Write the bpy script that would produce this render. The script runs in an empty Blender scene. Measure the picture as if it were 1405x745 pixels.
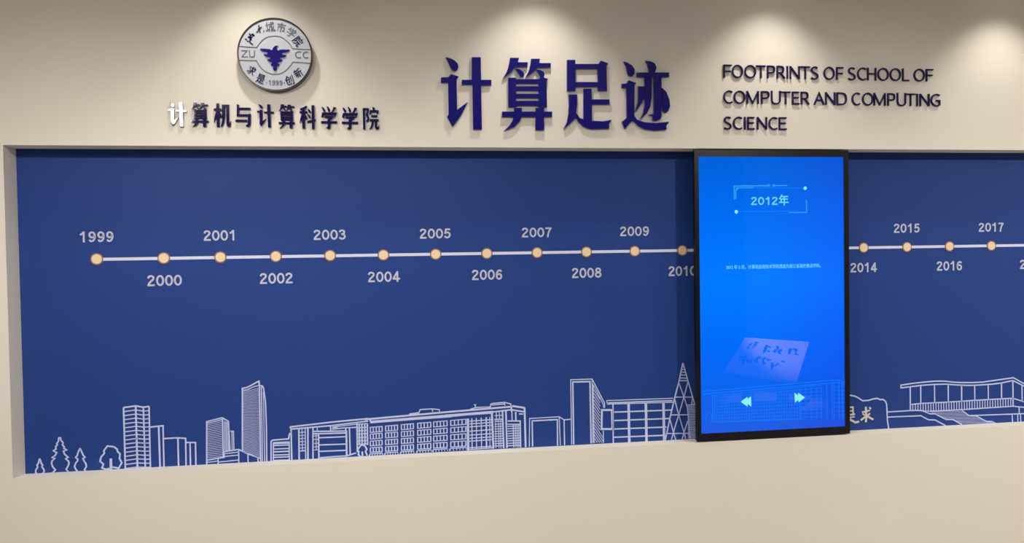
import bpy, bmesh, math, json
from mathutils import Vector, Matrix
from mathutils.geometry import tessellate_polygon

sc = bpy.context.scene
C = sc.collection

# ------------------------------------------------------------------ camera, world, exposure
cam_data = bpy.data.cameras.new('camera')
cam_data.sensor_fit = 'HORIZONTAL'; cam_data.sensor_width = 36.0; cam_data.lens = 26.8996
cam = bpy.data.objects.new('camera', cam_data); C.objects.link(cam)
_r = Vector((0.98932884, -0.14486158, -0.01560688)); _u = Vector((0.01855613, 0.01903022, 0.9996467)); _f = Vector((0.14451339, 0.98926891, -0.02151522))
M = Matrix.Identity(4)
for i in range(3):
    M[i][0] = _r[i]; M[i][1] = _u[i]; M[i][2] = -_f[i]
M[0][3], M[1][3], M[2][3] = 1.50253914, -3.20334169, 1.49555361
cam.matrix_world = M
cam_data.clip_start = 0.05
sc.camera = cam
w = bpy.data.worlds.new('world'); sc.world = w; w.use_nodes = True
w.node_tree.nodes['Background'].inputs[0].default_value = (0.9, 0.85, 0.78, 1)
w.node_tree.nodes['Background'].inputs[1].default_value = 0.03
sc.view_settings.view_transform = 'Standard'; sc.view_settings.look = 'None'
sc.view_settings.exposure = 0.08; sc.view_settings.gamma = 1.0; sc.view_settings.use_curve_mapping = False

# light levels (each drives a lamp built below; panels, wash spots and stand spot are added)
SPOT_W = 18.0                      # ceiling downlights that wash the wall
SPOT_COL = (1.0, 0.93, 0.82)
FILL_LEVEL = 4.8                  # added fill panels under the ceiling, radiance
WASH_W = [134, 84, 108, 182]     # added wash spots turned to the mural wall
WASH = [(0.4, -1.9), (1.65, -1.9), (3.65, -1.9), (5.5, -1.9)]
WASH_Z = 2.66
FILL_COL = (1.0, 0.95, 0.87)
GLOBE = 60.0
FILL_PANELS = [(-0.9, -1.35), (1.0, -1.35), (2.9, -1.35), (4.9, -1.35)]
SPOT_X = [0.95, 2.08, 3.13, 4.26, 5.4]
SPOT_Y = -0.25
CEIL = 2.80
SPOT_ANGLE, SPOT_BLEND, SPOT_TILT = 98.0, 0.70, 0.0
PEND_X, PEND_Y, PEND_Z, PEND_R = -0.2465, -3.40, 2.687, 0.098
BOARD = [(4.7746, -3.75, 0.6669), (5.4398, -3.75, 0.6035), (5.1123, -3.40, 0.2807), (4.4365, -3.4596, 0.4054)]
BOARD_W = 500.0
X0, X1, Y1 = -2.2, 6.6, -7.6       # room extents
RX1 = 5.9; RZ0, RZ1, RD = 0.6465, 1.949, 0.1002   # recess: right end, sill, lip, depth
PD = RD                            # front face of the mural

# ------------------------------------------------------------------ materials
def mat(name, col, rough=0.5, spec=0.5, metal=0.0, coat=0.0, noise=0.0, bump=0.0, scale=40.0, emit=None, estr=0.0, ior=1.45):
    m = bpy.data.materials.new(name); m.use_nodes = True
    nt = m.node_tree; b = nt.nodes['Principled BSDF']
    b.inputs['Base Color'].default_value = (*col, 1); b.inputs['Roughness'].default_value = rough
    b.inputs['Specular IOR Level'].default_value = spec; b.inputs['Metallic'].default_value = metal
    b.inputs['Coat Weight'].default_value = coat; b.inputs['Coat Roughness'].default_value = 0.03
    b.inputs['IOR'].default_value = ior
    if emit: b.inputs['Emission Color'].default_value = (*emit, 1); b.inputs['Emission Strength'].default_value = estr
    if noise or bump:
        tc = nt.nodes.new('ShaderNodeTexCoord'); n = nt.nodes.new('ShaderNodeTexNoise')
        n.inputs['Scale'].default_value = scale; n.inputs['Detail'].default_value = 4
        nt.links.new(tc.outputs['Object'], n.inputs['Vector'])
        if noise:
            mx = nt.nodes.new('ShaderNodeMix'); mx.data_type = 'RGBA'
            mx.inputs['A'].default_value = (*[c * (1 - noise) for c in col], 1); mx.inputs['B'].default_value = (*[min(1, c * (1 + noise)) for c in col], 1)
            nt.links.new(n.outputs['Fac'], mx.inputs['Factor']); nt.links.new(mx.outputs['Result'], b.inputs['Base Color'])
        if bump:
            bp = nt.nodes.new('ShaderNodeBump'); bp.inputs['Strength'].default_value = bump; bp.inputs['Distance'].default_value = 0.002
            nt.links.new(n.outputs['Fac'], bp.inputs['Height']); nt.links.new(bp.outputs['Normal'], b.inputs['Normal'])
    return m
MT = dict(
    wall=mat('wall_paint', (0.80, 0.76, 0.685), 0.85, 0.3, noise=0.012, bump=0.05, scale=160),
    wall_dark=mat('dark_wall_paint', (0.13, 0.13, 0.15), 0.8, 0.3, noise=0.02, scale=60),
    reveal=mat('reveal_paint', (0.78, 0.74, 0.68), 0.8, 0.3, noise=0.012, scale=120),
    ceiling=mat('ceiling_paint', (0.82, 0.80, 0.76), 0.9, 0.2, noise=0.01, scale=90),
    floor=mat('floor_stone', (0.52, 0.48, 0.42), 0.35, 0.5, noise=0.12, scale=3),
    trim=mat('trim_metal', (0.45, 0.44, 0.43), 0.35, 0.5, metal=0.6, noise=0.02),
    mural=mat('mural_blue', (0.019, 0.053, 0.250), 0.5, 0.22, noise=0.03, scale=5),
    ink=mat('mural_white_ink', (0.68, 0.71, 0.92), 0.5, 0.4, noise=0.01),
    ink_number=mat('mural_number_ink', (0.54, 0.56, 0.70), 0.5, 0.4, noise=0.01),
    ink_line=mat('mural_line_ink', (0.56, 0.62, 0.92), 0.5, 0.4, noise=0.01),
    ink_yellow=mat('mural_yellow_ink', (0.66, 0.66, 0.55), 0.5, 0.4, noise=0.01),
    dot=mat('dot_cream', (0.86, 0.68, 0.46), 0.5, 0.4, noise=0.02),
    dot_rim=mat('dot_brown', (0.30, 0.15, 0.10), 0.5, 0.4, noise=0.02),
    navy=mat('acrylic_navy', (0.010, 0.008, 0.175), 0.03, 0.5, noise=0.02),
    navy_dark=mat('acrylic_dark_navy', (0.012, 0.008, 0.075), 0.03, 0.5, noise=0.02),
    silver=mat('brushed_silver', (0.50, 0.52, 0.60), 0.5, 0.5, noise=0.05, scale=25),
    rim=mat('dark_rim', (0.012, 0.010, 0.018), 0.3, 0.5, noise=0.02),
    grey=mat('grey_print', (0.10, 0.11, 0.13), 0.5, 0.4, noise=0.02),
    black=mat('black_plastic', (0.006, 0.006, 0.008), 0.35, 0.4, noise=0.02),
    white_metal=mat('white_metal', (0.75, 0.75, 0.74), 0.4, 0.5, noise=0.01),
    panel=mat('fill_diffuser', (0.9, 0.9, 0.88), 0.6, emit=FILL_COL, estr=FILL_LEVEL),
    lens=mat('lamp_lens', (0.9, 0.88, 0.82), 0.3, emit=SPOT_COL, estr=6.0),
    globe=mat('opal_globe', (0.9, 0.9, 0.9), 0.2, emit=(1, 0.97, 0.92), estr=GLOBE),
    board=mat('board_paper', (0.86, 0.80, 0.68), 0.6, 0.3, noise=0.02),
    brush=mat('brush_ink', (0.02, 0.02, 0.02), 0.6, 0.3, noise=0.02),
    wood=mat('plinth_wood', (0.30, 0.19, 0.11), 0.5, 0.4, noise=0.1, scale=8),
    glyph=mat('screen_glyph', (0, 0, 0), 0.5, 0, emit=(0.16, 0.68, 1.0), estr=1.0, noise=0.0),
    glyph_bright=mat('screen_glyph_bright', (0, 0, 0), 0.5, 0, emit=(0.25, 0.85, 1.0), estr=1.0),
    glyph_mid=mat('screen_glyph_mid', (0, 0, 0), 0.5, 0, emit=(0.03, 0.31, 1.0), estr=1.0),
    glyph_faint=mat('screen_glyph_faint', (0, 0, 0), 0.5, 0, emit=(0.006, 0.20, 0.98), estr=1.0),
    glyph_draw=mat('screen_drawing', (0, 0, 0), 0.5, 0, emit=(0.009, 0.165, 0.87), estr=1.0),
)
def screen_material():
    m = mat('screen_picture', (0.0, 0.002, 0.01), 0.0, 0.5, ior=1.62)
    nt = m.node_tree; b = nt.nodes['Principled BSDF']; L = nt.links.new
    tc = nt.nodes.new('ShaderNodeTexCoord'); sp = nt.nodes.new('ShaderNodeSeparateXYZ'); L(tc.outputs['Generated'], sp.inputs[0])
    cr = nt.nodes.new('ShaderNodeValToRGB'); e = cr.color_ramp.elements
    e[0].position = 0.0; e[0].color = (0.010, 0.095, 0.72, 1)
    e[1].position = 1.0; e[1].color = (0.000, 0.110, 0.66, 1)
    for p, c in ((0.12, (0.002, 0.112, 0.80, 1)), (0.30, (0.0, 0.135, 0.90, 1)), (0.55, (0.0, 0.185, 0.98, 1)), (0.80, (0.0, 0.140, 0.84, 1))):
        n = cr.color_ramp.elements.new(p); n.color = c
    L(sp.outputs['Z'], cr.inputs[0])
    cx = nt.nodes.new('ShaderNodeValToRGB'); e = cx.color_ramp.elements
    e[0].position = 0.0; e[0].color = (1, 1.0, 1, 1); e[1].position = 1.0; e[1].color = (1, 0.74, 0.96, 1)
    n = cx.color_ramp.elements.new(0.45); n.color = (1, 1.02, 1, 1)
    L(sp.outputs['X'], cx.inputs[0])
    mx = nt.nodes.new('ShaderNodeMix'); mx.data_type = 'RGBA'; mx.blend_type = 'MULTIPLY'; mx.inputs['Factor'].default_value = 1
    L(cr.outputs[0], mx.inputs['A']); L(cx.outputs[0], mx.inputs['B']); L(mx.outputs['Result'], b.inputs['Emission Color'])
    b.inputs['Emission Strength'].default_value = 1.0
    return m
MT['screen'] = screen_material()

# ------------------------------------------------------------------ helpers
def link(name, me, m, parent=None, loc=None):
    o = bpy.data.objects.new(name, me); C.objects.link(o)
    if m is not None: me.materials.clear(); me.materials.append(m)
    if parent is not None: o.parent = parent
    if loc is not None: o.location = loc
    return o
def tag(o, label=None, cat=None, group=None, kind=None):
    if label: o['label'] = label
    if cat: o['category'] = cat
    if group: o['group'] = group
    if kind: o['kind'] = kind
    return o
def thing(name, loc, label, cat, group=None):
    o = bpy.data.objects.new(name, None); C.objects.link(o); o.location = loc; o.empty_display_size = 0.05
    return tag(o, label, cat, group)
def bm_mesh(name, bm, smooth=False):
    bm.normal_update()
    me = bpy.data.meshes.new(name); bm.to_mesh(me); bm.free()
    if smooth:
        for p in me.polygons: p.use_smooth = True
    return me
def add_box(bm, x0, x1, y0, y1, z0, z1, bevel=0.0):
    r = bmesh.ops.create_cube(bm, size=1.0)
    for v in r['verts']:
        v.co = Vector(((x0 + x1) / 2 + v.co.x * (x1 - x0), (y0 + y1) / 2 + v.co.y * (y1 - y0), (z0 + z1) / 2 + v.co.z * (z1 - z0)))
    if bevel:
        es = list({e for v in r['verts'] for e in v.link_edges})
        bmesh.ops.bevel(bm, geom=es, offset=bevel, segments=2, affect='EDGES')
def pairs(flat): return [(flat[i], flat[i + 1]) for i in range(0, len(flat), 2)]
def add_prism(bm, rings, y0, y1, ox=0.0, oz=0.0):
    """rings: outer + holes as (x, z) points; front at y0 (towards the room), back at y1"""
    vs = [[Vector((x - ox, z - oz, 0)) for x, z in r] for r in rings]
    flat = [v for r in vs for v in r]
    fr = [bm.verts.new((v.x, y0, v.y)) for v in flat]; bk = [bm.verts.new((v.x, y1, v.y)) for v in flat]
    for t in tessellate_polygon(vs):
        a, b, c = (flat[i] for i in t)
        cr = (b.x - a.x) * (c.y - a.y) - (b.y - a.y) * (c.x - a.x)
        if abs(cr) < 1e-12: continue
        t = t if cr > 0 else t[::-1]
        try:
            bm.faces.new([fr[i] for i in t]); bm.faces.new([bk[i] for i in t[::-1]])
        except ValueError: pass
    k = 0
    for r in vs:
        n = len(r); area = sum(r[i].x * r[(i + 1) % n].y - r[(i + 1) % n].x * r[i].y for i in range(n))
        outer = (k == 0)
        for i in range(n):
            j = (i + 1) % n
            q = [fr[k + i], bk[k + i], bk[k + j], fr[k + j]]
            if (area > 0) != outer: q.reverse()
            try: bm.faces.new(q)
            except ValueError: pass
        k += n
def add_ribbon(bm, pts, w, y0, y1, closed=False, ox=0.0, oz=0.0):
    """a drawn line of width w on a vertical surface, mitred, given a little thickness"""
    P = [Vector((x - ox, z - oz)) for x, z in pts]
    Q = [P[0]]
    for p in P[1:]:
        if (p - Q[-1]).length > 1e-5: Q.append(p)
    if closed and (Q[0] - Q[-1]).length < 1e-5: Q.pop()
    n = len(Q)
    if n < 2: return
    L_, R_ = [], []
    for i in range(n):
        a = Q[i - 1] if (i > 0 or closed) else None; b = Q[(i + 1) % n] if (i < n - 1 or closed) else None
        d1 = (Q[i] - a).normalized() if a is not None else (b - Q[i]).normalized()
        d2 = (b - Q[i]).normalized() if b is not None else d1
        n1 = Vector((-d1.y, d1.x)); n2 = Vector((-d2.y, d2.x)); m = n1 + n2
        m = m.normalized() if m.length > 1e-6 else n1
        k = min(1.6, 1 / max(0.3, m.dot(n1)))
        L_.append(Q[i] + m * (w / 2 * k)); R_.append(Q[i] - m * (w / 2 * k))
    def vv(p, y): return bm.verts.new((p.x, y, p.y))
    lf = [vv(p, y0) for p in L_]; rf = [vv(p, y0) for p in R_]; lb = [vv(p, y1) for p in L_]; rb = [vv(p, y1) for p in R_]
    for i in range(n if closed else n - 1):
        j = (i + 1) % n
        bm.faces.new([lf[i], rf[i], rf[j], lf[j]])
        bm.faces.new([lf[j], lb[j], lb[i], lf[i]]); bm.faces.new([rf[i], rb[i], rb[j], rf[j]])
    if not closed:
        bm.faces.new([lf[0], lb[0], rb[0], rf[0]]); bm.faces.new([rf[-1], rb[-1], lb[-1], lf[-1]])
def add_disc(bm, x, z, r, y0, y1, n=32, r_in=None):
    c = lambda q: [(x + q * math.cos(2 * math.pi * i / n), z + q * math.sin(2 * math.pi * i / n)) for i in range(n)]
    add_prism(bm, [c(r)] + ([c(r_in)] if r_in else []), y0, y1)
def add_lathe(bm, prof, n=32):
    """prof: (radius, z) pairs turned about the local z axis"""
    rows = []
    for r, z in prof:
        rows.append([bm.verts.new((r * math.cos(2 * math.pi * i / n), r * math.sin(2 * math.pi * i / n), z)) for i in range(n)] if r > 1e-6 else [bm.verts.new((0, 0, z))])
    for a, b in zip(rows, rows[1:]):
        for i in range(n):
            j = (i + 1) % n
            if len(a) == 1 and len(b) == 1: continue
            if len(a) == 1: bm.faces.new([a[0], b[j], b[i]])
            elif len(b) == 1: bm.faces.new([a[i], a[j], b[0]])
            else: bm.faces.new([a[i], a[j], b[j], b[i]])
_tc = {}
def text_rings(s, bold=0.0):
    """mesh of a short piece of text lying in x/y, with its bounding box"""
    k = (s, bold)
    if k not in _tc:
        cu = bpy.data.curves.new('t', 'FONT'); cu.body = s; cu.offset = bold; cu.resolution_u = 5
        o = bpy.data.objects.new('t', cu); C.objects.link(o)
        dg = bpy.context.evaluated_depsgraph_get(); dg.update()
        me = bpy.data.meshes.new_from_object(o.evaluated_get(dg), depsgraph=dg)
        bpy.data.objects.remove(o); bpy.data.curves.remove(cu)
        vs = [v.co.copy() for v in me.vertices]; fs = [tuple(p.vertices) for p in me.polygons]
        bpy.data.meshes.remove(me)
        xs = [v.x for v in vs]; ys = [v.y for v in vs]
        _tc[k] = (vs, fs, min(xs), max(xs), min(ys), max(ys))
    return _tc[k]
def add_text(bm, s, x0, x1, z0, z1, y0, y1, bold=0.0, rot=0.0, box=None):
    """text stretched to the rectangle x0..x1, z0..z1 (turned by rot about its centre), extruded from y0 (front) to y1"""
    vs, fs, a, b, c, d = text_rings(s, bold)
    if box: c, d = box
    cx, cz = (x0 + x1) / 2, (z0 + z1) / 2; cr, sr = math.cos(rot), math.sin(rot)
    P = []
    for v in vs:
        x = (v.x - (a + b) / 2) / (b - a) * (x1 - x0); z = (v.y - (c + d) / 2) / (d - c) * (z1 - z0)
        P.append((cx + x * cr - z * sr, cz + x * sr + z * cr))
    t = bmesh.new()
    q = [t.verts.new((x, y0, z)) for x, z in P]
    for f in fs:
        try: t.faces.new([q[i] for i in f])
        except ValueError: pass
    bmesh.ops.remove_doubles(t, verts=t.verts[:], dist=1e-6)
    for f in t.faces:
        f.normal_update()
        if f.normal.y > 0: f.normal_flip()
    r = bmesh.ops.extrude_face_region(t, geom=t.faces[:])
    # the extruded copy stays in front, the original faces were consumed: push the old border back
    new = {g for g in r['geom'] if isinstance(g, bmesh.types.BMVert)}
    for v in t.verts:
        if v not in new: v.co.y = y1
    bmesh.ops.recalc_face_normals(t, faces=t.faces[:])
    me = bpy.data.meshes.new('tmp'); t.to_mesh(me); t.free(); bm.from_mesh(me); bpy.data.meshes.remove(me)

def ell(cx, cy, rx, ry, a0=0, a1=360, n=28):
    return [(cx + rx * math.cos(math.radians(a0 + (a1 - a0) * i / n)), cy + ry * math.sin(math.radians(a0 + (a1 - a0) * i / n))) for i in range(n + 1)]
def chaik(pts, n=2):
    for _ in range(n):
        q = [pts[0]]
        for a, b in zip(pts, pts[1:]):
            q += [(a[0] * .75 + b[0] * .25, a[1] * .75 + b[1] * .25), (a[0] * .25 + b[0] * .75, a[1] * .25 + b[1] * .75)]
        pts = q + [pts[-1]]
    return pts
_six = [(.58, .76), (.52, .88), (.38, .915), (.24, .84), (.13, .66), (.105, .42), (.14, .2), (.27, .09), (.44, .09), (.56, .2), (.58, .34), (.53, .49), (.40, .57), (.27, .54), (.13, .40)]
# digits: strokes ('c' smoothed curve, 's' straight with square ends) in a box 0.72 wide and 1 high, stroke 0.185
DIGIT = {
    '0': [('o', ell(.36, .5, .265, .405))],
    '1': [('b', [(.42, 0), (.42, 1.0)]), ('b', [(.10, .70), (.28, .78), (.40, .93)])],
    '2': [('c', [(.11, .70), (.13, .84), (.25, .91), (.42, .905), (.55, .83), (.57, .70), (.49, .57), (.32, .42), (.18, .28), (.11, .10)]), ('b', [(.03, .0925), (.66, .0925)])],
    '3': [('c', [(.10, .74), (.15, .87), (.28, .915), (.44, .90), (.54, .80), (.53, .65), (.42, .56), (.26, .545)]), ('c', [(.28, .545), (.46, .53), (.58, .41), (.58, .25), (.48, .13), (.34, .088), (.18, .12), (.09, .25)])],
    '4': [('b', [(.47, 0), (.47, 1)]), ('b', [(.02, .29), (.71, .29)]), ('b', [(.47, .94), (.07, .29)])],
    '5': [('b', [(.62, .905), (.21, .905), (.13, .47)]), ('c', [(.12, .49), (.26, .60), (.44, .60), (.57, .49), (.59, .30), (.49, .14), (.34, .088), (.18, .12), (.09, .25)])],
    '6': [('c', _six)],
    '7': [('b', [(.05, .905), (.66, .905)]), ('c', [(.60, .90), (.45, .68), (.33, .38), (.28, 0)])],
    '8': [('o', ell(.36, .735, .21, .175)), ('o', ell(.36, .30, .255, .21))],
    '9': [('c', [(.72 - x, 1 - y) for x, y in _six])],
}
_bowl = [(0, 1), (.55, 1), (.85, .98), (1, .86), (1, .62), (.85, .47), (.55, .45), (0, .45)]
_o = ell(.5, .5, .5, .5)
_c = [(x / .805, y) for x, y in ell(.5, .5, .5, .5, 52, 308)]
# capitals: centre lines in a unit box
CAPS = {
    'A': [('s', [(0, 0), (.5, 1), (1, 0)]), ('b', [(.17, .34), (.83, .34)])], 'C': [('c', _c)], 'D': [('s', [(0, 0), (0, 1)]), ('c', [(0, 1), (.45, 1), (.85, .93), (1, .68), (1, .32), (.85, .07), (.45, 0), (0, 0)])],
    'E': [('s', [(0, 0), (0, 1)]), ('b', [(0, 1), (1.08, 1)]), ('b', [(0, .53), (.98, .53)]), ('b', [(0, 0), (1.12, 0)])], 'F': [('s', [(0, 0), (0, 1)]), ('b', [(0, 1), (1.1, 1)]), ('b', [(0, .50), (.98, .50)])],
    'G': [('c', _c[:]), ('b', [(1, .04), (1, .46), (.58, .46)])], 'H': [('s', [(0, 0), (0, 1)]), ('s', [(1, 0), (1, 1)]), ('b', [(0, .53), (1, .53)])], 'I': [('s', [(.5, 0), (.5, 1)])],
    'L': [('s', [(0, 0), (0, 1)]), ('b', [(0, 0), (1.1, 0)])], 'M': [('s', [(0, 0), (0, 1)]), ('b', [(0, 1.0), (.5, .02), (1, 1.0)]), ('s', [(1, 1), (1, 0)])], 'N': [('s', [(0, 0), (0, 1)]), ('b', [(0, 1), (1, 0)]), ('s', [(1, 0), (1, 1)])],
    'O': [('o', _o)], 'P': [('s', [(0, 0), (0, 1)]), ('c', _bowl)], 'R': [('s', [(0, 0), (0, 1)]), ('c', [(x * .86, y) for x, y in _bowl]), ('s', [(.45, .45), (1, 0)])],
    'S': [('c', [(.92, .90), (.72, .99), (.42, 1.0), (.14, .93), (.06, .74), (.16, .60), (.5, .50), (.84, .40), (.98, .24), (.88, .06), (.55, -.01), (.25, 0), (.02, .10)])],
    'T': [('b', [(-.1, 1), (1.1, 1)]), ('s', [(.5, 0), (.5, 1)])], 'U': [('c', [(0, 1.1), (0, .45), (.02, .18), (.22, .01), (.5, -.01), (.78, .01), (.98, .18), (1, .45), (1, 1.1)])], 'Z': [('b', [(-.05, 1), (1, 1), (0, 0), (1.1, 0)])],
}
def add_capital(bm, ch, x0, x1, z0, z1, sw, y0, y1):
    hs = sw / 2; k = 0
    for kind, pts in CAPS[ch]:
        P = [(x0 + hs + u * (x1 - x0 - sw), z0 + hs + v * (z1 - z0 - sw)) for u, v in pts]
        if kind == 'c': P = chaik(P, 2)
        if kind == 's':
            P = [Vector(p) for p in P]
            P[0] = P[0] + (P[0] - P[1]).normalized() * hs; P[-1] = P[-1] + (P[-1] - P[-2]).normalized() * hs
            P = [(p.x, p.y) for p in P]
        add_ribbon(bm, P[:-1] if kind == 'o' else P, sw, y0 - 0.00012 * k, y1, kind == 'o'); k += 1
def add_number(bm, s, x0, x1, z0, z1, y0, y1, stroke=0.185):
    n = len(s); h = z1 - z0; adv = (x1 - x0) / (n - 1 + 0.9) if n > 1 else (x1 - x0)
    for i, ch in enumerate(s):
        xo = x0 + adv * i; sx = adv * 0.90 / 0.70; k = 0
        for kind, pts in DIGIT[ch]:
            P = [(xo + u * sx, z0 + v * h) for u, v in pts]
            if kind == 'c': P = chaik(P, 2)
            add_ribbon(bm, P[:-1] if kind == 'o' else P, stroke * h, y0 - 0.00008 * k, y1, kind == 'o'); k += 1

# ------------------------------------------------------------------ the room
def struct(name, boxes, m, parent=None, lift=None):
    bm = bmesh.new()
    for b in boxes: add_box(bm, *b)
    if lift:                                            # front edge of the sill stands a little higher than its back
        for v in bm.verts:
            if abs(v.co.y) < 1e-5 and abs(v.co.z - lift[0]) < 1e-4 and -1e-4 < v.co.x < RX1 + 1e-4: v.co.z = lift[1]
    o = link(name, bm_mesh(name, bm), m, parent); return tag(o, kind='structure')
WT = 0.22
struct('wall_front', [(X0, 0, 0, WT, 0, CEIL), (RX1, X1, 0, WT, 0, CEIL), (0, RX1, 0, RD + 0.02, 0, RZ0), (0, RX1, RD + 0.012, WT, 0, RZ0), (0, RX1, 0, WT, RZ1, CEIL), (0, RX1, RD + 0.012, WT, RZ0, RZ1)], MT['wall'], None, (RZ0, 0.657))
struct('wall_left', [(X0 - 0.1, X0, Y1, WT, 0, CEIL)], MT['wall'])
struct('wall_right', [(X1, X1 + 0.1, Y1, WT, 0, CEIL)], MT['wall'])
struct('wall_back', [(X0, X1, Y1 - 0.1, Y1, 0, CEIL)], MT['wall_dark'])
struct('floor', [(X0 - 0.1, X1 + 0.1, Y1 - 0.1, WT, -0.1, 0)], MT['floor'])
struct('ceiling', [(X0 - 0.1, X1 + 0.1, Y1 - 0.1, WT, CEIL, CEIL + 0.1)], MT['ceiling'])
struct('baseboard_front', [(X0, X1, -0.012, 0, 0, 0.07)], MT['trim'])

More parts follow.
